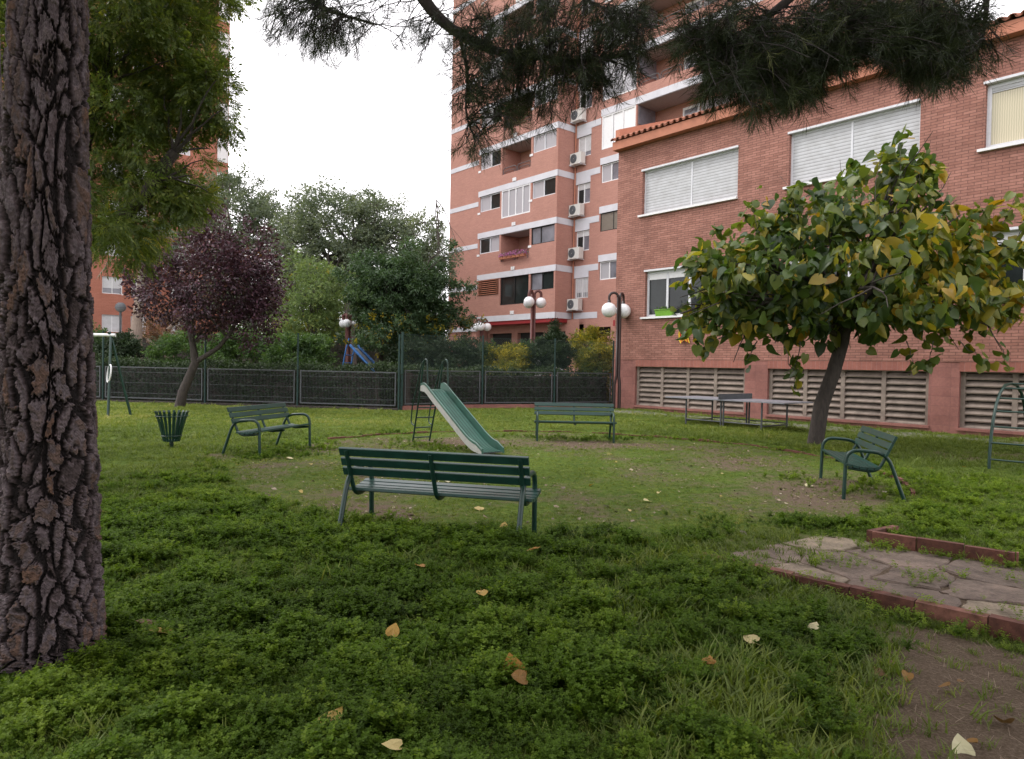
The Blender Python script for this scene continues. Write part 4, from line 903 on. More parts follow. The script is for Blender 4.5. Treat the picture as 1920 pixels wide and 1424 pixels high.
# mulberry
mbase = np.array([6.66, 15.26, H1(6.66, 15.26) - .05]); MY = 15.2
mtop = at(1580, 640, MY); mfk = at(1590, 560, MY)
def mp(x, y, rx, ry, dy=0, rd=None, w=None):
    c = at(x, y, MY + dy); k = (MY + dy) / F_PX; return (*c, rx * k, (rd or rx * k * .9), ry * k) + ((w,) if w else ())
blobs = [mp(1590, 520, 250, 110, 0, 2.6), mp(1440, 520, 130, 105, -.3, 1.6), mp(1740, 530, 130, 100, -.3, 1.6), mp(1500, 430, 130, 90, 0, 1.5), mp(1650, 400, 110, 90, 0, 1.5), mp(1695, 330, 48, 60, 0, .6, 1.0), mp(1860, 500, 70, 110, 0, 1.2), mp(1900, 560, 60, 60, 0, .8), mp(1300, 600, 45, 40, -.6, .5), mp(1760, 400, 60, 50, 0, .7),
         mp(1330, 560, 60, 90, -.5, 1.0), mp(1540, 590, 210, 45, -.4, 1.8), mp(1820, 595, 80, 50, -.3, 1.0), mp(1400, 595, 90, 45, -.4, .9)]
def mtint(pos, t, rs):
    px = 960 + F_PX * (pos[:, 0]) / pos[:, 1]; hi = sstep(6.2, 3.5, pos[:, 2] * 1.0)
    t = t * .86 + .38 * sstep(1500, 1850, px) * rs.random(len(t)) + .06 * wob(pos[:, 0], pos[:, 2], 1.5)
    return np.where(rs.random(len(t)) < .10, rs.uniform(.72, 1, len(t)), t)
rs_m = np.random.default_rng(3); mul = thing('mulberry_tree', 'leaning tree with big heart-shaped green and yellow leaves in front of the brick building', 'tree', mbase)
cm = clumps(rs_m, blobs, 430, inner=.4); H2 = ([(x * .72, y, z + abs(x) * .75 - .35 * y * y) for x, y, z in HEART[0]], HEART[1])
crown(rs_m, None, 0, 6, .42, .205, HEART[0], HEART[1], M['mulberry'], mul, up=.35, droop=.75, out=.5, tintf=mtint, sizevar=.5, origin=mbase, cl=cm)
crown(rs_m, None, 0, 6, .42, .215, H2[0], H2[1], M['mulberry'], mul, up=.3, droop=.9, out=.5, tintf=mtint, sizevar=.5, origin=mbase, cl=cm, name='crown_curled')
# hanging and upright shoots with leaves along them
sh = MB(); lp, ld = [], []
shoots = [((1500, 480), (1462, 330)), ((1590, 480), (1575, 300)), ((1640, 440), (1655, 285)), ((1680, 420), (1685, 262)), ((1700, 420), (1735, 290)), ((1720, 440), (1762, 360)), ((1560, 450), (1540, 345)), ((1480, 450), (1490, 345)), ((1440, 480), (1410, 370)), ((1800, 460), (1850, 390)),
          ((1340, 560), (1275, 525)), ((1340, 590), (1262, 575)), ((1360, 630), (1325, 660)), ((1420, 640), (1400, 680)), ((1500, 640), (1480, 715)), ((1850, 600), (1895, 700)), ((1800, 640), (1860, 690)), ((1750, 640), (1740, 690)), ((1700, 640), (1715, 690)), ((1630, 620), (1635, 650)), ((1470, 650), (1500, 740)), ((1900, 470), (1918, 420)), ((1880, 420), (1905, 360))]
for (a_, b_) in shoots:
    p0, p1 = at(*a_, MY - .6), at(*b_, MY - .5); q = bend(p0, p1, rs_m, 6, .05); sh.tube([p - mbase for p in q], list(np.linspace(.014, .004, 7)), 4, False)
    for k in range(9): i = rs_m.uniform(1, 6); j = min(int(i), 5); lp.append(q[j] + (q[j + 1] - q[j]) * (i - j) + rs_m.normal(0, .07, 3)); ld.append(rs_m.normal(0, .7, 3) + [0, 0, -.6])
sh.build('shoots', M['bark_grey'], mul); lp = np.array(lp); ld = np.array(ld)
V, F, tt = scatter(HEART[0], HEART[1], lp - mbase, rots(ld, rs_m.normal(0, .7, ld.shape) + [0, -.5, .5]), rs_m.uniform(.15, .25, len(lp)), np.clip(rs_m.normal(.5, .15, len(lp)), 0, 1)); mesh_np('shoot_leaves', V, F, M['mulberry'], mul, tt)
tg = [np.array(b_[:3]) + rs_m.normal(0, .4, 3) * np.array(b_[3:6]) for b_ in blobs for _ in range(2)]
wood([mbase, at(1540, 760, MY), at(1562, 700, MY), mtop, mfk], .170, .125, tg, mul, M['bark_dark'], rs_m, mbase, (.07, .016), 3, 12, .72, .10)

# purple plum
pb = np.array([-11.0, 23.06, -.02]); PY = 23.0
def blob(Y, x, y, rx, ry, rd=None, w=None):
    c = at(x, y, Y); k = Y / F_PX; return (*c, rx * k, rd or rx * k, ry * k) + ((w,) if w else ())
plum = thing('plum_tree', 'dark purple-leaved plum tree with a forked leaning trunk in front of the fence', 'tree', pb); rs_p = np.random.default_rng(4)
_, C_ = crown(rs_p, [blob(PY, 390, 530, 120, 95), blob(PY, 300, 545, 60, 70), blob(PY, 460, 540, 75, 85), blob(PY, 495, 590, 45, 55), blob(PY, 410, 450, 60, 60), blob(PY, 480, 480, 40, 60), blob(PY, 350, 480, 60, 60), blob(PY, 385, 420, 25, 50), blob(PY, 515, 520, 25, 50), blob(PY, 440, 620, 60, 35)],
      460, 56, .36, .105, *DIA, M['plum'], plum, up=.3, droop=.0, out=.8, origin=pb, inner=.3)
mbw = MB(); fk = at(366, 680, PY)
mbw.tube([p - pb for p in (pb, at(343, 735, PY), at(358, 700, PY), fk, at(362, 650, PY), at(352, 600, PY), at(360, 540, PY))], [.17, .15, .135, .13, .10, .08, .05], 10)
mbw.tube([p - pb for p in (fk, at(385, 668, PY), at(410, 652, PY), at(432, 625, PY), at(455, 580, PY), at(490, 520, PY))], [.10, .08, .075, .065, .05, .03], 8)
for c_ in C_[rs_p.choice(len(C_), 26, False)]:
    s_ = at(*[(362, 645), (352, 600), (360, 550), (425, 632), (450, 590), (470, 555)][rs_p.integers(0, 6)], PY); q = bend(s_, c_, rs_p, 4, .06, .04); mbw.tube([p - pb for p in q], list(np.linspace(.04, .01, 5)), 5, False)
mbw.build('trunk', M['bark_dark'], plum)

# the ash-like tree behind the big pine
AY = 11.5; ab = np.array([at(105, 800, AY)[0], AY, 0]); ash = thing('ash_tree', 'tall yellow-green leafy tree with thick pruned limbs directly behind the big pine trunk', 'tree', ab); rs_a = np.random.default_rng(9)
ablobs = [blob(AY, 250, 60, 150, 120, 1.4), blob(AY, 330, 160, 75, 120, .9), blob(AY, 230, 250, 110, 110, 1.2), blob(AY, 330, 290, 60, 90, .8), blob(AY, 245, 380, 85, 90, 1.0), blob(AY, 235, 450, 60, 60, .8), blob(AY, 60, 120, 110, 200, 1.4), blob(AY, -60, 150, 90, 220, 1.4), blob(AY, 300, -80, 170, 100, 1.6), blob(AY, 400, 180, 30, 70, .4, .5), blob(AY, 345, 370, 30, 40, .4, .35),
          blob(AY, 60, 320, 120, 60, 1.0), blob(AY + .6, 270, 160, 110, 170, .6), blob(AY + .6, 270, 400, 90, 90, .6), blob(AY - 1.2, 205, 420, 50, 60, .5), blob(AY - 1.1, 240, 330, 50, 40, .4)]
crown(rs_a, ablobs, 820, 30, .34, .155, *PIN, M['ash'], ash, up=.6, droop=.35, out=.9, origin=ab, inner=.25)
w_ = MB(); tr0 = at(120, 520, AY)
w_.tube([p - ab for p in (ab, at(112, 650, AY), tr0, at(135, 380, AY), at(160, 250, AY), at(190, 175, AY), at(200, 150, AY))], [.20, .18, .17, .15, .12, .115, .10], 10)
w_.tube([p - ab for p in (at(125, 480, AY), at(200, 430, AY - .2), at(270, 370, AY - .4), at(300, 320, AY - .4), at(328, 285, AY - .4))], [.13, .11, .10, .095, .085], 9)
w_.tube([p - ab for p in (at(130, 420, AY), at(60, 300, AY), at(-20, 150, AY))], [.12, .10, .06], 8)
for s_, ends in (((195, 155), [(230, 20), (180, -40), (260, 60), (300, 30), (140, -20), (330, 110), (215, 60), (245, 100)]), ((325, 288), [(405, 150), (385, 110), (340, 200), (308, 180), (395, 280), (370, 240), (425, 200)]), ((290, 340), [(360, 330), (390, 360), (350, 380), (380, 300)])):
    for e_ in ends:
        q = bend(at(*s_, AY - (.4 if s_[0] > 250 else 0)), at(*e_, AY - .5 + rs_a.uniform(-.4, .4)), rs_a, 5, .05, .03); w_.tube([p - ab for p in q], list(np.linspace(.028, .007, 6)), 5, False)
w_.build('trunk', M['bark_dark'], ash)

# background trees
tree('grey_green_tree', 'rounded grey-green tree with an airy branching crown in the middle distance', 'tree', (-9.6, 42, 0), [(-9.6, 42, 0), (-9.8, 42, 3.5), tuple(at(650, 520, 42)), tuple(at(655, 450, 42))], .35, .18,
     [blob(42, 640, 430, 105, 75, 3.2), blob(42, 700, 410, 60, 55, 2), blob(42, 780, 460, 65, 60, 2.4), blob(42, 590, 400, 45, 40, 2), blob(42, 680, 380, 50, 30, 2), blob(42, 560, 450, 40, 70, 2), blob(42, 720, 480, 90, 60, 2.5), blob(42, 620, 500, 100, 60, 2.5), blob(42, 810, 500, 40, 50, 2)],
     420, 26, .62, .27, SP6, M['greygreen'], M['bark_grey'], 11, 34, up=.6, out=.6, inner=.45, rl=(.11, .03))
tree('dense_tree', 'dense dark grey-green tree beside the orange tower', 'tree', (-17.5, 46, 0), [(-17.5, 46, 0), (-17.3, 46, 4), tuple(at(450, 480, 46))], .4, .2,
     [blob(46, 430, 410, 80, 85, 3.2), blob(46, 490, 430, 60, 70, 2.5), blob(46, 400, 370, 45, 50, 2), blob(46, 515, 410, 35, 40, 2), blob(46, 450, 520, 110, 80, 3), blob(46, 350, 430, 60, 70, 2.5), blob(46, 530, 500, 40, 70, 2)],
     330, 26, .62, .30, SP6, M['greygreen'], M['bark_grey'], 12, 16, up=.6, inner=.45, rl=(.11, .03))
tree('willowy_tree', 'pale green feathery tree with yellowing lower leaves to the right of the purple plum', 'tree', (-9.4, 33, 0), [(-9.4, 33, 0), (-9.4, 33, 2.5), tuple(at(585, 560, 33))], .22, .12,
     [blob(33, 585, 545, 55, 70, 1.6), blob(33, 545, 560, 40, 65, 1.3), blob(33, 630, 570, 45, 65, 1.3), blob(33, 580, 610, 75, 35, 1.5)],
     230, 26, .42, .22, SPW, M['lightgreen'], M['bark_grey'], 13, 12, up=.3, droop=.6, inner=.35, rl=(.06, .02), tintf=lambda p, t, rs: t + .55 * sstep(4.2, 2.6, p[:, 2]) * rs.random(len(t)))
tree('drooping_tree', 'dark green tree with long drooping leaves, some yellow, left of the apartment tower', 'tree', (-5.9, 30.5, 0), [(-5.9, 30.5, 0), (-5.8, 30.5, 2), tuple(at(740, 600, 30.5)), tuple(at(745, 520, 30.5))], .2, .12,
     [blob(30.5, 740, 560, 90, 70, 2), blob(30.5, 780, 520, 60, 60, 1.6), blob(30.5, 700, 530, 55, 60, 1.6), blob(30.5, 820, 570, 40, 60, 1.2), blob(30.5, 740, 620, 110, 40, 2), blob(30.5, 850, 590, 40, 22, .8, .8), blob(30.5, 855, 545, 28, 18, .6, .4), blob(30.5, 810, 640, 60, 50, 1.6), blob(30.5, 835, 470, 14, 40, .4, .25)],
     330, 24, .40, .26, SP9, M['darkleaf'], M['bark_dark'], 14, 22, up=.4, droop=.7, inner=.3, rl=(.06, .02), tintf=lambda p, t, rs: np.where((rs.random(len(t)) < .10) & (p[:, 2] < 3.8), 1.0, t * .9))
tree('far_tree', 'broad dull green tree filling the gap low behind the pale feathery tree', 'tree', (-16, 62, 0), [(-16, 62, 0), (-16, 62, 4), (-15.8, 62, 7)], .4, .2,
     [blob(62, 560, 590, 130, 70, 4), blob(62, 680, 600, 110, 70, 4), blob(62, 480, 600, 90, 70, 4), blob(62, 620, 520, 80, 50, 3)], 300, 24, .9, .42, SP6, M['lightgreen'], M['bark_grey'], 17, 10, up=.5, inner=.2)
tree('far_tree', 'dark green far tree low behind the drooping tree, beside the apartment tower', 'tree', (-7.5, 56, 0), [(-7.5, 56, 0), (-7.5, 56, 4), (-7.3, 56, 6)], .4, .2,
     [blob(56, 780, 600, 70, 70, 4), blob(56, 720, 560, 70, 60, 4), blob(56, 700, 630, 120, 50, 4)], 240, 24, .8, .40, SP6, M['darkleaf'], M['bark_grey'], 18, 8, up=.5, inner=.2)
tree('slender_tree', 'thin young tree with sparse leaves against the sky beside the tower', 'tree', (-4.6, 40, 0), [(-4.6, 40, 0), tuple(at(818, 560, 40)), tuple(at(822, 420, 40)), tuple(at(818, 375, 40))], .09, .02,
     [blob(40, 818, 430, 14, 55, .5), blob(40, 850, 470, 18, 20, .4), blob(40, 830, 520, 25, 40, .8)], 34, 7, .3, .22, SP6, M['greygreen'], M['bark_grey'], 15, 10, up=.4, rl=(.03, .008))
tree('conifer_shrub', 'dark upright conifer shrub behind the chain-link fence', 'shrub', tuple(at(1036, 700, 29.5) * [1, 1, 0]), [at(1036, 700, 29.5) * [1, 1, 0], at(1036, 640, 29.5)], .05, .02,
     [blob(29.5, 1036, 650, 30, 48, .8), blob(29.5, 1050, 668, 28, 30, .7), blob(29.5, 1018, 672, 24, 30, .7)], 110, 30, .22, .20, SP9, M['hedge'], M['bark_dark'], 16, 4, up=.3, droop=-.4, inner=.2)
for i, (x, y, rx, ry, Y, mt, lab, sz, nc) in enumerate([
    (1105, 650, 40, 36, 31.5, 'yellowbush', 'tall yellow-green shrub beneath the barred window of the tower', .13, 120),
    (1122, 672, 34, 28, 29.6, 'yellowbush', 'dense shrub with yellow-edged leaves by the end post of the right fence', .12, 110),
    (955, 672, 42, 26, 29.5, 'yellowbush', 'variegated yellow shrub behind the fence right of the slide', .12, 120),
    (905, 668, 32, 24, 30, 'darkleaf', 'grey-green scrubby shrub under the distant three-globe lamp', .14, 70),
    (985, 665, 26, 26, 30, 'darkleaf', 'dark shrub under the brown lamp post', .13, 70),
    (860, 668, 40, 34, 28.5, 'hedge', 'dark evergreen shrub below the drooping tree', .14, 100),
    (945, 690, 34, 10, 28.2, 'yellowbush', 'low bright yellow shrub on top of the hedge line', .10, 60),
    (780, 670, 55, 30, 29, 'hedge', 'dark shrub mass behind the top of the green slide', .15, 110),
    (330, 655, 55, 34, 30, 'bush', 'feathery green shrub left of the plum trunk', .15, 110),
    (440, 650, 62, 34, 29, 'bush', 'feathery green shrub right of the plum trunk', .15, 120),
    (560, 660, 62, 32, 28.5, 'bush', 'wide blue-green shrub in front of the pale feathery tree', .16, 140),
    (225, 650, 45, 26, 30, 'hedge', 'dark low shrub below the dome lamp', .15, 80),
    (150, 645, 45, 40, 31, 'bush', 'green shrub at the far left behind the big pine trunk', .15, 60)]):
    b_ = at(x, 700, Y) * [1, 1, 0]; c_ = at(x, y, Y); k = Y / F_PX; nc = int(nc * 1.5); o = thing('shrub', lab, 'shrub', b_); rs = np.random.default_rng(40 + i)
    crown(rs, [(c_[0] + rx * k * .4, c_[1], c_[2] + ry * k * .5, rx * k * .5, rx * k * .4, ry * k * .45), (c_[0], c_[1], max(.5, c_[2] - .1), rx * k, rx * k * .7, ry * k + .1), (c_[0], c_[1] + .1, .8, rx * k * .95, rx * k * .6, .8)], nc, 16, .24, sz * 1.25, *SP6, M[mt], o, up=.5, inner=.3, origin=b_, tintf=(lambda p, t, rs: t + .02 + .32 * sstep(1.2, 2.4, p[:, 2]) * rs.random(len(t)) + .12 * wob(p[:, 0], p[:, 2], 5)) if mt == 'yellowbush' else None)
    wood([b_, b_ + [0, 0, .5]], .05, .03, [c_ + rs.normal(0, .35, 3) * [rx * k, rx * k * .5, ry * k] for _ in range(7)], o, M['bark_dark'], rs, b_, (.02, .008), 1, 5, .2)
# palm with a pale trunk and dark fronds
pbase = at(256, 690, 31) * [1, 1, 0]; palm = thing('palm_tree', 'palm with dark hanging fronds and a pale trunk behind the left fence', 'tree', pbase)
w_ = MB(); w_.tube([p - pbase for p in (pbase, at(254, 640, 31), at(258, 590, 31), at(268, 520, 31), at(275, 450, 31))], [.36, .27, .20, .2, .2], 12); w_.build('trunk', M['bark_pale'], palm)
rs = np.random.default_rng(77); V_, F_, c0 = [], [], at(275, 440, 31) - pbase
for k in range(46):
    a = rs.uniform(0, 6.28); el = rs.uniform(-.9, .9); L = rs.uniform(1.6, 2.4); d = np.array([math.cos(a) * math.cos(el), math.sin(a) * math.cos(el), math.sin(el)]); sd = np.array([-math.sin(a), math.cos(a), 0])
    for j in range(22):
        t = j / 22; p = c0 + d * L * t + np.array([0, 0, -1.1 * t * t]); 
        for s_ in (1, -1):
            e_ = p + (sd * s_ * .8 + d * .5) * .42 * (1 - .5 * t) + np.array([0, 0, -.22]); n_ = len(V_); V_ += [p, p + d * .05, e_]; F_.append((n_, n_ + 1, n_ + 2))
mesh_np('crown', V_, F_, M['darkleaf'], palm, rs.random(len(V_)) * .5)
w_ = MB(); w_.tube([(0, 0, 0), (.5, 0, 1.6), (.3, 0, 3.0)], [.22, .18, .14], 8); w_.tube([(.5, 0, 1.6), (-.6, 0, 2.6)], [.13, .06], 6); w_.tube([(.3, 0, 3.0), (1.3, 0, 4.0)], [.1, .05], 6)
pt_b = at(300, 690, 33) * [1, 1, 0]; pl2 = thing('plane_tree', 'pale leaning trunk with brown dry leaves behind the plum tree', 'tree', pt_b); w_.build('trunk', M['bark_pale'], pl2)
crown(np.random.default_rng(78), [(*(pt_b + [.5, 0, 3.0]), 1.5, 1, .8)], 40, 16, .35, .2, *SP6, leaf_mat('dry_leaf', [(0, (.08, .04, .03)), (1, (.30, .18, .12))]), pl2, origin=pt_b)

# hedges behind the fences
def hedge(pts, z0, z1, th, label, seed, off):
    rs = np.random.default_rng(seed); base = np.array([*pts[0], 0.]); o = thing('hedge', label, 'hedge', base); Vs, Fs, ts, nv = [], [], [], 0; core = MB()
    for i in range(len(pts) - 1):
        A = np.array(pts[i]); B = np.array(pts[i + 1]); L = np.linalg.norm(B - A); d = np.array([*((B - A) / L), 0]); nn = np.array([-d[1], d[0], 0]); n_ = int(L * 420)
        u = rs.random(n_) * L; f = rs.random(n_); zt = z1 + .07 * np.sin(u * 1.7 + i) + .05 * np.sin(u * 5.1)
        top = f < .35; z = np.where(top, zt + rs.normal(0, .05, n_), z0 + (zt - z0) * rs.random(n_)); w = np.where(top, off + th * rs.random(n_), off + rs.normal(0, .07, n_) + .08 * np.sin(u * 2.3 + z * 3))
        pos = np.array([*A, 0.]) + d * u[:, None] + nn * w[:, None] + np.array([0, 0, 1.]) * z[:, None] - base
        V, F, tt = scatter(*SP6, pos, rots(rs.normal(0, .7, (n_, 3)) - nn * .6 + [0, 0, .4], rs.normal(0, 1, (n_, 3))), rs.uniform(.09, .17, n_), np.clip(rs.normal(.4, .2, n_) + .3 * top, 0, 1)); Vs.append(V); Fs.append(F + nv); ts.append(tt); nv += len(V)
        P = Plane((*(A - base[:2]), 0), d, -nn); core.box(P, -.1, L + .1, 0, z1 - .15, -(off + th), -(off + .12))
    mesh_np('foliage', np.concatenate(Vs), np.concatenate(Fs), M['hedge'], o, np.concatenate(ts)); core.build('dark_core', M['bark_dark'], o)  # solid dark core stands in for the shade inside the hedge
hedge(LP, .1, 1.48, .8, 'dark trimmed hedge behind the left fence panels', 5, .45)
hedge([(-4.3, 23.9)] + RP[1:], .1, 1.42, .8, 'dark trimmed hedge behind the right fence panels', 6, .45)

hedge([(-34, 45), (-18, 47), (-3.2, 52)], .1, 3.2, 1.6, 'tall distant hedge closing the view under the background trees', 8, .4)
# ------------------------------------------------------------------ the pines
def worley_bark(nu, nv, cu, cv, seed, warp=1.0):
    """long cracked plates on a cylinder: how far inside a plate each vertex lies, and a value per plate"""
    rs = np.random.default_rng(seed); TH = np.arange(nu) / nu * 2 * math.pi; V0 = np.linspace(0, 1, nv) * cv; TH, V0 = np.meshgrid(TH, V0)
    def fb(n, fu, fv, r_): 
        o = 0
        for _ in range(n): o = o + np.sin(r_.integers(-fu, fu + 1) * TH + r_.normal(0, fv) * V0 + r_.uniform(0, 6.28))
        return o / math.sqrt(n)
    U = TH / (2 * math.pi) * cu + warp * (.22 * fb(6, 4, .9, rs) + .12 * fb(8, 14, 3.2, rs) + .055 * fb(14, 60, 11, rs)); V = V0 + warp * (.20 * fb(6, 5, .8, rs) + .13 * fb(8, 16, 2.5, rs) + .05 * fb(12, 60, 10, rs))
    J = rs.random((cu, cv + 6, 3)); f1 = np.full(U.shape, 9.); f2 = np.full(U.shape, 9.); idv = np.zeros(U.shape); x1 = np.zeros(U.shape); y1 = np.zeros(U.shape); x2 = np.zeros(U.shape); y2 = np.zeros(U.shape)
    iu = np.floor(U).astype(int); iv = np.floor(V).astype(int)
    for du in (-1, 0, 1):
        for dv in (-1, 0, 1):
            a = iu + du; b_ = iv + dv; j = J[a % cu, np.clip(b_ + 2, 0, cv + 5)]; px = a + .5 + (j[..., 0] - .5) * .95 + .5 * (b_ % 2); py = b_ + .5 + (j[..., 1] - .5) * .95; d = np.hypot(px - U, py - V)
            c = d < f1; c2 = (~c) & (d < f2); f2 = np.where(c, f1, np.where(c2, d, f2)); x2 = np.where(c, x1, np.where(c2, px, x2)); y2 = np.where(c, y1, np.where(c2, py, y2)); x1 = np.where(c, px, x1); y1 = np.where(c, py, y1); idv = np.where(c, j[..., 2], idv); f1 = np.where(c, d, f1)
    sep = np.hypot(x2 - x1, y2 - y1) + 1e-6; horiz = np.abs(y2 - y1) / sep; e_ = (f2 - f1) / (.75 + .25 * sep)
    e_ = e_ + .07 * fb(16, 110, 22, rs) + .06 * fb(6, 9, 2, rs)
    wdt = .46 - .30 * horiz ** 1.5; return e_ / wdt, idv, fb(10, 40, 12, rs), fb(12, 120, 40, rs)
m, t, b = new_mat('pine_bark'); at_ = N(t, 'ShaderNodeAttribute', attribute_name="tint"); g = N(t, 'ShaderNodeNewGeometry')
n1 = noise_n(t, 22, 8, g.outputs['Position'], .75); n2 = noise_n(t, 70, 6, g.outputs['Position'], .7)
r1 = ramp(t, [(0, (.020, .015, .015)), (.10, (.035, .026, .025)), (.2, (.060, .043, .042)), (.38, (.105, .078, .082)), (.55, (.15, .12, .13)), (.70, (.12, .086, .078)), (.88, (.14, .080, .058)), (1, (.155, .092, .068))], at_.outputs['Fac'])
c = mix(t, 1.0, r1.outputs[0], ramp(t, [(.3, (.5, .48, .48)), (.5, (.95, .95, .95)), (.7, (1.35, 1.3, 1.3))], n1.outputs[0]).outputs[0], 'MULTIPLY'); c = mix(t, 1.0, c, ramp(t, [(.35, (.75, .75, .75)), (.65, (1.2, 1.2, 1.2))], n2.outputs[0]).outputs[0], 'MULTIPLY')
t.links.new(c, b.inputs['Base Color']); b.inputs['Roughness'].default_value = .85; b.inputs['Specular IOR Level'].default_value = .3; bump(t, b, n1.outputs[0], .7, .012); M['pine_bark'] = m
def pine_trunk(parent, pts, rads, nu, nv, cu, cv, seed, depth=.022, knots=()):
    P = np.array(pts, float); tt = np.linspace(0, 1, len(P)); s_ = np.linspace(0, 1, nv); cx = np.stack([np.interp(s_, tt, P[:, i]) for i in range(3)], 1); rr = np.interp(s_, tt, rads)
    e_, idv, fa, fbb = worley_bark(nu, nv, cu, cv, seed); th = np.arange(nu) / nu * 2 * math.pi; TH, SS = np.meshgrid(th, s_)
    plate = sstep(.25, 1.15, e_); flake = sstep(-.25, .25, fa + .4 * (idv - .5)); h_ = depth * (plate - .6) + depth * .5 * (idv - .5) * plate + depth * .22 * flake * plate + .0022 * fbb
    low = .012 * np.sin(TH * 3 + SS * 4) + .010 * np.sin(TH * 5 - SS * 9); flare = .05 * np.exp(-SS * 28) * (1 + .5 * np.sin(TH * 5))
    nz = np.zeros_like(TH)
    rs = np.random.default_rng(seed + 1)
    for k in range(16): a = rs.integers(5, 40); f = rs.uniform(60, 420); nz += np.sin(TH * a + SS * f + rs.uniform(0, 6)) / 16
    Rr = rr[:, None] + h_ + low + flare + nz * .004
    tint = np.clip(np.where(plate < .3, .10 * plate, .10 + (plate - .3) / .7 * (.12 + .62 * (.5 * idv + .5 * (idv * 7.3 % 1)) + .16 * flake - .05)), 0, 1)
    for (kt, ks, kr, kh) in knots:
        d = np.hypot((np.angle(np.exp(1j * (TH - kt)))) * rr[:, None], (SS - ks) * np.linalg.norm(P[-1] - P[0])); Rr = Rr + kh * np.exp(-(d / kr) ** 2) - .5 * kh * np.exp(-(d / (kr * .45)) ** 2); tint = np.where(d < kr * .8, tint * sstep(.2 * kr, .8 * kr, d), tint)
    V = np.stack([cx[:, None, 0] + Rr * np.cos(TH), cx[:, None, 1] + Rr * np.sin(TH), np.repeat(cx[:, 2:3], nu, 1)], -1).reshape(-1, 3)
    ix = np.arange(nu * nv).reshape(nv, nu); nx_ = np.roll(ix, -1, 1); F = np.stack([ix[:-1], nx_[:-1], nx_[1:], ix[1:]], -1).reshape(-1, 4)
    return mesh_np('trunk', V, F, M['pine_bark'], parent, tint.ravel(), True)
pb1 = np.array([-2.20, 3.32, H1(-2.2, 3.32) - .08]); PN = thing('pine_tree', 'big pine with deeply cracked scaly bark filling the left foreground', 'tree', pb1)
L0 = at(88, 1200, 3.32) - pb1
pine_trunk(PN, [(0, 0, 0), at(92, 1200, 3.32) - pb1 , at(93, 900, 3.32) - pb1, at(92, 500, 3.32) - pb1, at(95, 0, 3.32) - pb1, at(98, -700, 3.32) - pb1, (.1, .2, 7.5)], [.214, .198, .187, .158, .134, .122, .10], 800, 2300, 19, 38, 31, .028,
           [(math.radians(-75), .285, .05, .035), (math.radians(0), .345, .07, .035), (math.radians(-85), .215, .05, .02)])
pb2 = np.array([-6.42, 8.6, 0.]); P2 = thing('pine_tree', 'second pine trunk at the very left edge of the picture, farther back', 'tree', pb2)
pine_trunk(P2, [(0, 0, 0), (-.02, 0, 1.5), (-.12, .1, 3.5), (-.35, .2, 7)], [.27, .23, .2, .15], 200, 500, 13, 30, 33, .02)

def needle_tuft(seed, n=22, w=.013):
    r_ = np.random.default_rng(seed); V, F = [], []
    for i in range(n):
        o = np.array([0, r_.uniform(0, .75), 0]); d = r_.normal(0, 1, 3); d[1] = abs(d[1]) * .8 + .75; d /= np.linalg.norm(d); L = r_.uniform(.55, 1.0); s_ = np.cross(d, r_.normal(0, 1, 3)); s_ /= np.linalg.norm(s_); k = len(V)
        mid = o + d * L * .5 + np.array([0, 0, -.04]); V += [o, mid + s_ * w, o + d * L + np.array([0, 0, -.1]), mid - s_ * w]; F.append((k, k + 1, k + 2, k + 3))
    V += [(-.012, 0, 0), (.012, 0, 0), (.008, .8, 0), (-.008, .8, 0)]; k = len(V); F.append((k - 4, k - 3, k - 2, k - 1)); V += [(0, 0, -.012), (0, 0, .012), (0, .8, .008), (0, .8, -.008)]; k = len(V); F.append((k - 4, k - 3, k - 2, k - 1)); return V, F
TUFT = [needle_tuft(s_) for s_ in (50, 51, 52, 53)]
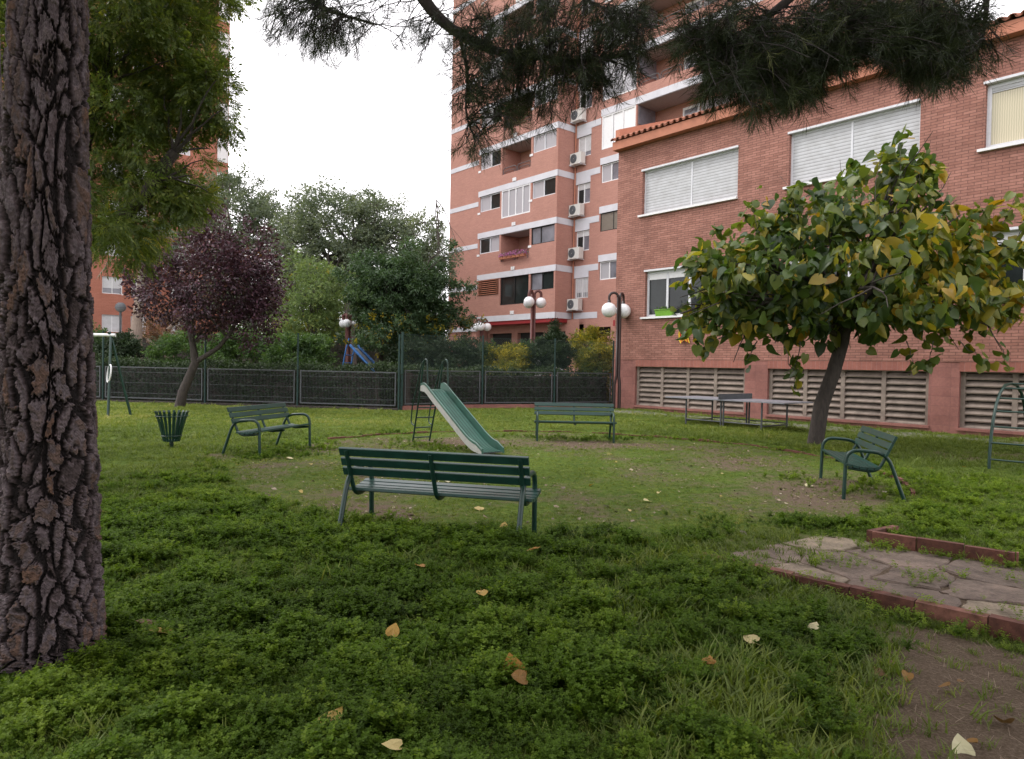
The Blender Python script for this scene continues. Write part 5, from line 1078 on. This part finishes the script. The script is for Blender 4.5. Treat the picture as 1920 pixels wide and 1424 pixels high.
def pine_foliage(parent, origin, branch_pts, ends, seed, tuft=.12, per=5, droop=.5, twr=.006, nm='branch'):
    """branch_pts: polylines of the boughs; ends: cluster centres; twigs grow from the nearest bough point and carry needle tufts"""
    rs = np.random.default_rng(seed); nodes = np.concatenate([np.array(b_) for b_ in branch_pts]); tw = MB(); pos, D = [], []
    for e_ in ends:
        dist = np.linalg.norm(nodes - e_, axis=1); k = rs.choice(np.argsort(dist)[:3]); s_ = nodes[k]; mid = (s_ + e_) / 2 + np.array([0, 0, .12 * np.linalg.norm(e_ - s_)]) + rs.normal(0, .04, 3)
        q = [(1 - t) ** 2 * s_ + 2 * t * (1 - t) * mid + t * t * e_ + rs.normal(0, .008, 3) for t in np.linspace(0, 1, 6)]; tw.tube([p - origin for p in q], list(np.linspace(twr, twr * .45, 6)), 3, False)
        dr = (q[-1] - q[-3]) / (np.linalg.norm(q[-1] - q[-3]) + 1e-6)
        for j in range(per):
            t = rs.uniform(.45, 1.0) if j else 1.0; i = min(int(t * 5), 4); p = q[i] + (q[i + 1] - q[i]) * (t * 5 - i); d = dr * .6 + rs.normal(0, .55, 3) + np.array([0, 0, -droop])
            if j: l_ = rs.uniform(.03, .13); d1 = d / np.linalg.norm(d); tw.tube([p - origin, p + d1 * l_ - origin], twr * .5, 3, False); p = p + d1 * l_
            pos.append(p); D.append(d)
    pos = np.array(pos); D = np.array(D); kk = rs.integers(0, 4, len(pos)); Vs, Fs, ts, nv = [], [], [], 0; rt_ = np.clip(rs.normal(.4, .22, len(pos)), 0, 1)
    for a in range(4):
        s_ = kk == a; V, F, tt = scatter(*TUFT[a], pos[s_] - origin, rots(D[s_], rs.normal(0, 1, (s_.sum(), 3))), tuft * rs.uniform(.7, 1.25, s_.sum()), rt_[s_]); Vs.append(V); Fs.append(F + nv); ts.append(tt); nv += len(V)
    mesh_np('needles', np.concatenate(Vs), np.concatenate(Fs), M['needle'], parent, np.concatenate(ts)); tw.build('twigs', M['bark_dark'], parent)
def ell_ends(rs, specs):
    out = []
    for (x, y, rx, ry, Y, n) in specs:
        for _ in range(n):
            a = rs.uniform(0, 6.283); r = math.sqrt(rs.random()); out.append(at(x + rx * r * math.cos(a), y + ry * r * math.sin(a), Y + rs.normal(0, .35)))
    return out
def bough(parent, origin, pts, r0, r1):
    q = rounded(pts, .6, 5); mb = MB(); mb.tube([p - origin for p in q], list(np.linspace(r0, r1, len(q))), 8); mb.build('branch', M['bark_dark'], parent); return q
rs_n = np.random.default_rng(61)
# boughs of the big pine reaching over the middle of the picture
T1 = pb1 + np.array([.1, .2, 6.3])
b1 = bough(PN, pb1, [T1, at(560, -520, 5.2), at(730, -120, 5.4), at(800, 15, 5.5), at(862, 68, 5.5), at(935, 100, 5.5), at(1010, 108, 5.5), at(1090, 118, 5.5), at(1190, 100, 5.5)], .07, .012)
b2 = bough(PN, pb1, [T1 + [0, 0, -.4], at(360, -500, 5.8), at(520, -120, 6.0), at(575, 5, 6.1), at(640, 28, 6.1), at(700, 45, 6.1)], .05, .010)
b3 = bough(PN, pb1, [b1[14], at(900, -140, 5.7), at(1000, -60, 5.7), at(1110, 10, 5.7), at(1210, 40, 5.7)], .03, .010)
b4 = bough(PN, pb1, [at(862, 68, 5.5), at(880, 150, 5.5), at(870, 210, 5.5), at(890, 260, 5.5)], .014, .005)
ends = ell_ends(rs_n, [(590, 30, 112, 66, 6.1, 76), (545, 45, 67, 55, 6.1, 14), (640, 75, 67, 46, 6.1, 23), (770, 25, 67, 60, 5.6, 14), (800, 70, 44, 38, 5.6, 5), (960, 40, 123, 60, 5.6, 67), (1090, 60, 134, 82, 5.5, 123), (980, 140, 123, 77, 5.5, 76), (1120, 130, 84, 55, 5.5, 46), (890, 190, 44, 60, 5.5, 13), (895, 265, 35, 26, 5.5, 11), (1010, 205, 84, 33, 5.5, 23), (1180, 40, 61, 55, 5.6, 36), (900, 90, 56, 49, 5.5, 19), (945, 175, 56, 49, 5.5, 16)])
pine_foliage(PN, pb1, [b1, b2, b3, b4], ends, 62, .105, 5, .55)
# a second pine whose trunk stands just outside the picture on the right
pb3 = np.array([5.2, 3.2, 0.]); P3 = thing('pine_tree', 'pine with dark hanging needle masses over the top right, its trunk outside the picture', 'tree', pb3)
pine_trunk(P3, [(0, 0, -.1), (.05, 0, 2.5), (0, .1, 5), (-.1, .2, 8)], [.25, .2, .17, .12], 160, 400, 12, 30, 35, .02)
T3 = pb3 + np.array([0, .1, 6.0])
c1 = bough(P3, pb3, [T3, at(1700, -420, 4.8), at(1620, -120, 4.8), at(1480, 0, 4.9), at(1400, 60, 4.9), at(1320, 110, 4.9)], .06, .012)
c2 = bough(P3, pb3, [T3 + [0, 0, -.5], at(1830, -350, 4.6), at(1790, -80, 4.7), at(1740, 40, 4.8), at(1720, 110, 4.8)], .05, .01)
c3 = bough(P3, pb3, [c1[8], at(1560, -60, 4.9), at(1560, 40, 4.9), at(1530, 110, 4.9)], .03, .01)
c4 = bough(P3, pb3, [c2[8], at(1850, -60, 4.7), at(1850, 40, 4.7), at(1835, 90, 4.7)], .03, .008)
ends = ell_ends(rs_n, [(1370, 60, 100, 70, 4.9, 72), (1430, 120, 110, 65, 4.9, 101), (1400, 165, 90, 35, 4.9, 42), (1500, 90, 90, 70, 4.9, 91), (1490, 155, 50, 35, 4.9, 28), (1580, 40, 90, 50, 4.9, 76), (1730, 50, 85, 70, 4.7, 96), (1740, 115, 60, 38, 4.7, 38), (1650, 20, 70, 40, 4.8, 42), (1820, 85, 42, 40, 4.7, 24), (1790, 30, 50, 35, 4.7, 24), (1690, 95, 34, 30, 4.7, 16), (1290, 60, 40, 40, 4.9, 11)])
pine_foliage(P3, pb3, [c1, c2, c3, c4], ends, 63, .125, 5, .6)

# crowns of the pines above the picture: they shade the near ground
def high_crown(parent, org, cx, cy, cz, rx, ry, rz, nc, seed):
    rs = np.random.default_rng(seed); cl = clumps(rs, [(cx, cy, cz, rx, ry, rz)], nc, inner=.2); C_ = cl[0]; nz_ = C_[:, 2] - CAM_H; keep = nz_ > (C_[:, 1] * .62 + .8); cl = (C_[keep], cl[1][keep])
    crown(rs, None, 0, 22, .45, .30, *SP9, M['needle'], parent, origin=org, cl=cl, name='high_needles'); mb = MB()
    for c_ in cl[0][::6]: mb.tube([p - org for p in bend(org + np.array([0, .2, 6.8]), c_, rs, 4, .05)], [.06, .045, .03, .02, .01], 5, False)
    mb.build('high_branches', M['bark_dark'], parent)
high_crown(PN, pb1, -2.2, 2.4, 8.6, 4.4, 4.4, 1.5, 900, 71)
high_crown(P3, pb3, 4.4, 2.2, 8.6, 4.2, 4.2, 1.5, 900, 72)
high_crown(P2, pb2, -6.6, 8.0, 9.8, 2.6, 2.6, 1.2, 160, 73)

for i, (x_, y_) in enumerate(((-8.5, -6), (-1.5, -8), (6, -7))):  # unseen trees added to block sky light from surfaces facing the camera
    tree('added_shade_tree', ['unseen shade tree added behind the viewpoint on the left side', 'unseen shade tree added straight behind the viewpoint', 'unseen shade tree added behind the viewpoint on the right side'][i], 'tree', (x_, y_, 0), [(x_, y_, 0), (x_, y_, 2.5), (x_ + .3, y_, 5)], .22, .14,
         [(x_, y_, 5.2, 3.6, 2.6, 3.6)], 260, 18, .7, .42, SP9, M['darkleaf'], M['bark_dark'], 120 + i, 10, up=.4, inner=.3)
# ------------------------------------------------------------------ ground plants
def proto(name, V, F, mat):
    me = bpy.data.meshes.new(name); me.from_pydata([tuple(map(float, v)) for v in V], [], [tuple(map(int, f)) for f in F]); me.materials.append(mat); return bpy.data.objects.new(name, me)
def sprig(seed, stems=8, lf=13):
    r_ = np.random.default_rng(seed); P, D, Nn = [], [], []
    for s_ in range(stems):
        a = r_.uniform(0, 6.28); lean = r_.uniform(.1, .75); d = np.array([math.cos(a) * lean, math.sin(a) * lean, 1]); L = r_.uniform(.6, 1.05)
        for k in range(lf):
            t = .25 + .75 * k / lf; p = d * L * t * [1, 1, .9 - .2 * t * lean] + r_.normal(0, .03, 3); aa = k * 2.4 + s_
            for q in range(3): P.append(p); D.append(np.array([math.cos(aa + q * 2.1), math.sin(aa + q * 2.1), r_.uniform(.1, .5)])); Nn.append(np.array([0, 0, 1]) + r_.normal(0, .35, 3))
    return scatter([(0, 0, 0), (.36, .6, .04), (0, 1.0, 0), (-.36, .6, .04)], F_DIA, np.array(P), rots(np.array(D), np.array(Nn)), r_.uniform(.075, .135, len(P)))[:2]
def tussock(seed, n=16, w=.035):
    r_ = np.random.default_rng(seed); V, F = [], []
    for i in range(n):
        a = r_.uniform(0, 6.28); o = np.array([*r_.normal(0, .28, 2), 0]); l = r_.uniform(.2, .9); d = np.array([math.cos(a) * l, math.sin(a) * l, 1.0]); L = r_.uniform(.45, 1.0); s_ = np.array([-math.sin(a + r_.uniform(-1, 1)), math.cos(a), 0]) * w; k = len(V)
        m1 = o + d * L * .5; tp = o + d * L * np.array([1.3, 1.3, .85]); V += [o - s_, o + s_, m1 + s_ * .8, m1 - s_ * .8, tp]; F += [(k, k + 1, k + 2, k + 3), (k + 3, k + 2, k + 4, k + 4)]
    return V, [f if f[3] != f[2] else f[:3] for f in F]
def gn_scatter(name, pts, scale, idx, tint, protos, label, cat):
    col = bpy.data.collections.new(name + '_sources')
    for p in protos: col.objects.link(p)
    me = bpy.data.meshes.new(name); n = len(pts); me.vertices.add(n); me.vertices.foreach_set("co", np.asarray(pts, np.float32).ravel())
    rs = np.random.default_rng(n)
    for nm, v in (("sc", scale), ("tint", tint), ("rz", rs.uniform(0, 6.283, n)), ("rx", rs.normal(0, .14, n)), ("ry", rs.normal(0, .14, n))): a = me.attributes.new(nm, 'FLOAT', 'POINT'); a.data.foreach_set("value", np.asarray(v, np.float32))
    a = me.attributes.new("ix", 'INT', 'POINT'); a.data.foreach_set("value", np.asarray(idx, np.int32))
    o = bpy.data.objects.new(name, me); COL.objects.link(o); ng = bpy.data.node_groups.new(name + '_scatter', 'GeometryNodeTree')
    ng.interface.new_socket('Geometry', in_out='INPUT', socket_type='NodeSocketGeometry'); ng.interface.new_socket('Geometry', in_out='OUTPUT', socket_type='NodeSocketGeometry')
    gi = ng.nodes.new('NodeGroupInput'); go = ng.nodes.new('NodeGroupOutput'); ip = ng.nodes.new('GeometryNodeInstanceOnPoints'); ci = ng.nodes.new('GeometryNodeCollectionInfo')
    ci.inputs['Collection'].default_value = col; ci.inputs['Separate Children'].default_value = True; ci.inputs['Reset Children'].default_value = True; ip.inputs['Pick Instance'].default_value = True
    def na(nm, tp): x = ng.nodes.new('GeometryNodeInputNamedAttribute'); x.data_type = tp; x.inputs['Name'].default_value = nm; return x.outputs['Attribute']
    cx_ = ng.nodes.new('ShaderNodeCombineXYZ')
    for i, nm in enumerate(('rx', 'ry', 'rz')): ng.links.new(na(nm, 'FLOAT'), cx_.inputs[i])
    ng.links.new(gi.outputs[0], ip.inputs['Points']); ng.links.new(ci.outputs[0], ip.inputs['Instance']); ng.links.new(na('ix', 'INT'), ip.inputs['Instance Index']); ng.links.new(cx_.outputs[0], ip.inputs['Rotation']); ng.links.new(na('sc', 'FLOAT'), ip.inputs['Scale']); ng.links.new(ip.outputs[0], go.inputs[0])
    md = o.modifiers.new('scatter', 'NODES'); md.node_group = ng; return tag(o, label, cat, None, 'stuff')

def cover_density(x, y):
    r = np.hypot(x - CX, y - CY); out = sstep(CR + .0, CR + .35, r)
    fg = out * (1 - sstep(5.7, 7.0, y + .12 * np.abs(x + 1) + .3 * wob(x, y, 1.7))) * (1 - .8 * sstep(.2, 1.7, x - .3 * (y - 3.2) + .4 * wob(x, y, 2)) - .2 * sstep(1.2, 2.2, x - .3 * (y - 3.2)))
    fg = np.maximum(fg, .75 * out * (1 - sstep(-2.2, -1.2, x + .12 * y - .6)) * (1 - sstep(8.2, 10.5, y + .5 * wob(x, y, 1.5))))
    g = lambda px, py, sx, sy, k: k * np.exp(-((x - px) / sx) ** 2 - ((y - py) / sy) ** 2)
    o = fg + .35 * (1 - out) * 0 + g(-3.9, 13.0, .5, .9, 1.2) + g(-4.3, 12.2, .5, .7, .8) + g(1.3, 15.9, 1.2, .3, .9) + g(4.75, 9.9, .5, .7, 1.0) + g(-1.5, 13.9, .8, .5, .9) + g(-1.9, 14.9, .5, .4, .6) + g(2.6, 16.5, .5, .35, .5) + g(3.3, 7.1, 1.1, .5, .5) + g(1.7, 3.9, .7, .4, .6)
    o = o + .55 * sstep(3.9, 4.5, x) * out * (1 - sstep(10.0, 11.5, y)) * sstep(4.9, 6.2, y) + .35 * (np.abs(r - CR - .15) < .3) * (wob(x, y, 3) > -.2)
    o = o * (1 - .93 * sstep(.35, .8, dirt(x, y)) * (g(-3.9, 12.8, .6, 1.2, 1) < .3)) * (1 - on_path(x, y)) * (1 - gravel(x, y))
    a_ = path_across(x, y); l_ = path_along(x, y); o = o * (1 - .85 * (a_ < .1) * (a_ > -.38) * (l_ > -.1) * (l_ < 1.3))
    return np.clip(o, 0, 1)
def sample(n, x0, x1, y0, y1, fn, seed, bias=1.0, extra=None):
    rs = np.random.default_rng(seed); P = []
    k = 0
    while k < n:
        u = rs.random(n); y = y0 + (y1 - y0) * u ** bias; w = (y * .90 + 1.6); x = rs.uniform(-1, 1, n) * w; x = x + 0; d = fn(x, y); keep = (rs.random(n) < d) & (x > x0) & (x < x1)
        q = np.stack([x[keep], y[keep]], 1); P.append(q); k += len(q)
        if len(P) > 40: break
    return np.concatenate(P)[:n]
def clear_of(p):
    x, y = p[:, 0], p[:, 1]; ok = np.hypot(x - pb1[0], y - pb1[1]) > .23; ok &= np.hypot(x - pb2[0], y - pb2[1]) > .25; return ok & (((x - BO[0]) * NV[0] + (y - BO[1]) * NV[1]) < -.1)
pc = sample(30000, -14, 9, 1.35, 16.5, cover_density, 90, 1.35); pc = pc[clear_of(pc)]; rs = np.random.default_rng(91)
z_ = height(pc[:, 0], pc[:, 1]); vr = wob(pc[:, 0], pc[:, 1], 2.6) ; sc_ = np.clip(.088 + .030 * vr + .030 * wob(pc[:, 0], pc[:, 1], 6.5) + rs.normal(0, .02, len(pc)), .03, .18) * np.where(pc[:, 1] > 7.5, .85, 1) * np.where(pc[:, 1] < 2.6, .8, 1)
cs_ = .30; ci_, cj_ = np.floor(pc[:, 0] / cs_).astype(int), np.floor(pc[:, 1] / cs_).astype(int); dm = np.full(len(pc), 9.); jt = np.random.default_rng(94).random((400, 400, 3)); hv = np.zeros(len(pc))
for du in (-1, 0, 1):
    for dv in (-1, 0, 1):
        q = jt[(ci_ + du) % 400, (cj_ + dv) % 400]; d_ = np.hypot((ci_ + du + q[:, 0]) * cs_ - pc[:, 0], (cj_ + dv + q[:, 1]) * cs_ - pc[:, 1]); hv = np.where(d_ < dm, q[:, 2], hv); dm = np.minimum(dm, d_)
sc_ = sc_ * (1.30 + .35 * hv - 3.0 * dm); sc_ = np.clip(sc_, .035, .17); z_ = z_ + .04 * np.clip(1 - dm / .16, 0, 1) * (.4 + hv) * (pc[:, 1] < 8)
gn_scatter('ground_cover', np.column_stack([pc, z_ - .005]), sc_, rs.integers(0, 5, len(pc)), np.clip(.46 - 1.1 * (dm - .1) + .18 * wob(pc[:, 0], pc[:, 1], 1.1) + rs.normal(0, .15, len(pc)) + .15 * sstep(5, 10, pc[:, 1]) + .22 * sstep(2.8, 4.2, pc[:, 0]), 0, 1), [proto('sprig', *sprig(100 + i), M['cover']) for i in range(5)], 'dense low leafy green ground cover', 'ground cover')
def grass_density(x, y):
    d = 1 - (.85 + .13 * (y < 5)) * dirt(x, y); r = np.hypot(x - CX, y - CY); d = np.minimum(d * 1.15, 1) * (1 - on_path(x, y) * sstep(.2, .9, path_along(x, y))) * (1 - .85 * gravel(x, y)) * (1 - .60 * cover_density(x, y) * (y < 6))
    return np.clip(d, 0, 1)
def fence_y(x): return np.interp(x, [-20, -15.1, -11, -7.5, -3.8, -1.1, 1.7, 4.2, 30], [26.6, 25.6, 24.9, 24.3, 23.8, 25.8, 27.1, 28.3, 28.4])
pg = sample(105000, -22, 14, 1.4, 28.2, grass_density, 92, 1.55); pg = pg[clear_of(pg) & (pg[:, 1] < fence_y(pg[:, 0]) - .15)]; rs = np.random.default_rng(93)
z_ = height(pg[:, 0], pg[:, 1]); r_in = 1 - sstep(CR - .3, CR + .2, np.hypot(pg[:, 0] - CX, pg[:, 1] - CY))
sc_ = (.060 + .02 * wob(pg[:, 0], pg[:, 1], 2) + rs.normal(0, .012, len(pg))) * (1 - .45 * r_in) * np.where(pg[:, 1] > 12, 1.25, 1); sc_ = np.clip(sc_, .02, .12); tall = rs.random(len(pg)) < .03; tall = tall | ((rs.random(len(pg)) < .35) & (pg[:, 1] < 6.3) & (pg[:, 0] > .5) & (pg[:, 0] < 2.4)); sc_ = np.where(tall & (r_in < .5), sc_ * 1.9, sc_)
tn = np.clip(.40 + .16 * wob(pg[:, 0], pg[:, 1], .8) + rs.normal(0, .14, len(pg)) + .16 * sstep(14, 18, pg[:, 1]) + .12 * r_in, 0, 1)
gn_scatter('grass', np.column_stack([pg, z_ - .004]), sc_, rs.integers(0, 5, len(pg)), tn, [proto('tussock', *tussock(200 + i), M['grass']) for i in range(5)], 'short green lawn grass', 'grass')
# weeds in the joints of the path
rs = np.random.default_rng(95); wd = []
for _ in range(150): l = rs.uniform(.2, 6); a_ = rs.uniform(.05, 1.7); wd.append(KA + kd * l + kn * a_)
for _ in range(420): l = rs.uniform(.0, 4.4); wd.append(KA + kd * l + kn * (-abs(rs.normal(.0, .12)) - .02 if rs.random() < .8 else .06))
for _ in range(40): wd.append(KC + (KD - KC) * rs.random() + np.array([-.04, -.08]) + rs.normal(0, .03, 2))
for _ in range(7):
    c_ = KA + kd * rs.uniform(.5, 4.5) + kn * rs.uniform(.1, 1.6)
    for _k in range(14): wd.append(c_ + rs.normal(0, .10, 2))
wd = np.array(wd); gn_scatter('weeds', np.column_stack([wd, np.where(path_across(wd[:, 0], wd[:, 1]) < .0, height(wd[:, 0], wd[:, 1]), .045)]), rs.uniform(.04, .13, len(wd)), rs.integers(0, 5, len(wd)), rs.uniform(.5, 1, len(wd)), [proto('weed', *sprig(110 + i, 5, 6), M['cover']) for i in range(5)], 'scattered weeds growing between the flagstones', 'weeds')

# dry needles and twigs on the bare soil, one mass
rs = np.random.default_rng(96); n_ = 3800; x = rs.uniform(.8, 5.0, n_); y = rs.uniform(1.3, 4.6, n_); k_ = (rs.random(n_) < dirt(x, y)); x, y = x[k_], y[k_]; n_ = len(x)
L_ = rs.uniform(.03, .10, n_); a_ = rs.uniform(0, 6.28, n_); D = np.stack([np.cos(a_), np.sin(a_), rs.normal(0, .1, n_)], 1)
V, F, tt = scatter([(-.012, 0, 0), (.012, 0, 0), (.01, 1, .03), (-.01, 1, .03)], F_DIA, np.stack([x, y, height(x, y) + .006 + rs.random(n_) * .01], 1), rots(D, np.tile([0, 0, 1.], (n_, 1))), L_ * 1.0, rs.random(n_))
tag(mesh_np('litter', V, F, leaf_mat('dry_needle', [(0, (.10, .06, .04)), (1, (.32, .24, .17))], transl=0), None, tt), 'dry fallen pine needles on the bare soil', 'plant litter', None, 'stuff')

rs = np.random.default_rng(97); n_ = 16000; x = rs.uniform(-5, 6.4, n_); y = rs.uniform(6.6, 17.4, n_); k_ = (rs.random(n_) < dirt(x, y) * .6) & (np.hypot(x - CX, y - CY) < CR + .2); x, y = x[k_], y[k_]; n_ = len(x)
V, F, tt = scatter([(-.5, -.4, 0), (.5, -.3, 0), (.35, .5, .1), (-.4, .45, .25)], F_DIA, np.stack([x, y, height(x, y) + .004 + rs.random(n_) * .006], 1), rots(rs.normal(0, 1, (n_, 3)) * [1, 1, .2], rs.normal(0, .3, (n_, 3)) + [0, 0, 1]), rs.gamma(2, .007, n_) + .006, rs.random(n_))
tag(mesh_np('litter', V, F, leaf_mat('soil_crumb', [(0, (.07, .05, .035)), (.7, (.24, .18, .12)), (.95, (.36, .30, .20)), (1, (.5, .46, .36))], transl=0), None, tt), 'crumbs, pebbles and leaf bits on the worn clearing', 'plant litter', None, 'stuff')
# ------------------------------------------------------------------ fallen leaves
def curled(seed, curl):
    V0, F0 = heart(); r_ = np.random.default_rng(seed); out = []
    for (x, y, z) in V0: out.append((x, y - .5, z + curl * (x * x * 1.6 + (y - .5) ** 2 * .5) + r_.normal(0, .02)))
    n = len(out); out += [(-.01, -.52, 0), (.01, -.52, 0), (.03, -.95, .05), (.01, -.95, .05)]
    return out, F0 + [(n, n + 1, n + 2), (n, n + 2, n + 3)]
def leaf(px, py, size, tint, label, group=None, stand=0, seed=0, zoff=None, name='fallen_leaf'):
    r_ = np.random.default_rng(int(px * 7 + py)); p, d = np.array([0, 0, CAM_H]), (px - 960) * RGT - (py - 712) * UPV + F_PX * FWD
    p0 = p + d * (-(CAM_H - .06) / d[2]); z = H1(p0[0], p0[1]); zz = z + (zoff if zoff is not None else (.10 if cover_density(np.array([p0[0]]), np.array([p0[1]]))[0] > .4 else .02)); p0 = p + d * ((zz - CAM_H) / d[2])
    V0, F0 = curled(int(px), r_.uniform(.1, .8)); me = bpy.data.meshes.new(name); me.from_pydata([tuple(np.array(v) * size * .82) for v in V0], [], F0)
    a = me.attributes.new("tint", 'FLOAT', 'POINT'); a.data.foreach_set("value", np.full(len(V0), tint, np.float32)); o = link(name, me, M['fallen']); o.location = p0; o.rotation_euler = (stand + r_.normal(0, .18), r_.normal(0, .18), r_.uniform(-.6, .6) if stand > .8 else r_.uniform(0, 6.28)); tag(o, label, 'leaf', group)
leaf(623, 1348, .13, .55, 'large ochre leaf lying on the ground cover, low centre-left of the foreground', stand=.5)
leaf(733, 1398, .08, .74, 'pale cream lobed leaf at the very bottom edge, left of centre', stand=.3)
leaf(645, 1335, .06, .6, 'small yellow leaf touching the large ochre one')
leaf(960, 1250, .14, .36, 'orange leaf standing on edge in the ground cover in the centre foreground', stand=1.2)
leaf(973, 1268, .09, .2, 'brown curled leaf beside the standing orange leaf', stand=.4)
leaf(738, 1180, .09, .45, 'orange-yellow leaf half sunk in ground cover below the nearest bench', stand=.9)
leaf(1405, 1198, .10, .80, 'pale whitish leaf on the grass on the near side of the path kerb', stand=.3)
leaf(1527, 1172, .08, .92, 'small pale leaf next to the near path kerb', stand=.6)
leaf(1802, 1398, .11, 1.0, 'cream pointed leaf standing on bare soil in the bottom right corner', stand=1.2)
leaf(1572, 1415, .08, .5, 'yellow-brown leaf at the bottom edge right of centre', stand=.4)
leaf(1325, 1240, .08, .3, 'rust brown leaf in the grass left of the bare soil')
leaf(1002, 1030, .13, .30, 'orange-brown curled leaf just behind the nearest bench', stand=.5)
leaf(945, 985, .11, .55, 'yellow leaf under the right end of the nearest bench', stand=.7)
leaf(732, 988, .11, .40, 'orange leaf under the left end of the nearest bench', stand=.9)
leaf(300, 1185, .12, .55, 'yellow-brown leaf in a hollow beside the big pine trunk', stand=.3)
leaf(275, 1170, .14, .05, 'dark brown curled leaf in the hollow beside the pine trunk', stand=.3)
leaf(198, 962, .11, .95, 'pale leaf at the right edge of the big pine trunk', stand=.5)
leaf(1212, 940, .13, .85, 'pale yellow leaf alone in the middle of the clearing', stand=.6)
leaf(898, 953, .14, .7, 'pale curled leaf seen below the nearest bench seat', stand=.3)
leaf(840, 902, .13, .98, 'whitish leaf between the backrest and seat of the nearest bench')
leaf(1142, 852, .14, 1.0, 'white leaf below the right end of the rear bench', stand=.7)
leaf(1255, 862, .14, .9, 'pale leaf on the worn soil to the right of the rear bench')
leaf(1515, 910, .14, .97, 'whitish leaf on the soil left of the side-on right bench')
leaf(1108, 910, .09, .4, 'small brown leaf in the clearing right of the nearest bench')
leaf(543, 860, .16, .85, 'pale yellow leaf in front of the left bench', stand=.2)
leaf(800, 1012, .1, .3, 'brown leaf fragment by the edge of the ground cover')
leaf(790, 1062, .09, .35, 'rusty leaf tucked in ground cover right below the nearest bench')
leaf(905, 1112, .09, .5, 'dull yellow leaf in the ground cover centre')
leaf(1650, 1262, .09, .1, 'dark dry leaf on the bare soil near the kerb')
leaf(1885, 1355, .1, .05, 'dark crumpled leaf on bare soil at the right edge')
rs = np.random.default_rng(99)
for i in range(34):
    x_, y_ = [(rs.uniform(450, 800), rs.uniform(840, 935)), (rs.uniform(1060, 1500), rs.uniform(830, 960)), (rs.uniform(1690, 1900), rs.uniform(850, 882)), (rs.uniform(1380, 1900), rs.uniform(1220, 1400))][i % 4]
    lb_, gp_ = [('small pale dry leaf lying on the worn grass between the left bench and the slide', 'small leaves left of the slide'), ('small pale dry leaf lying in the open right half of the clearing', 'small leaves in the clearing'), ('small yellow-brown leaf on the shaded soil behind the right bench', 'small leaves behind the right bench'), ('small brown leaf on the soil patch in the bottom right corner', 'small leaves on the soil patch')][i % 4]
    leaf(x_, y_, rs.uniform(.035, .075), [rs.uniform(.6, .9), rs.uniform(.6, .9), rs.uniform(.1, .5), rs.uniform(0, .3)][i % 4], lb_, gp_)
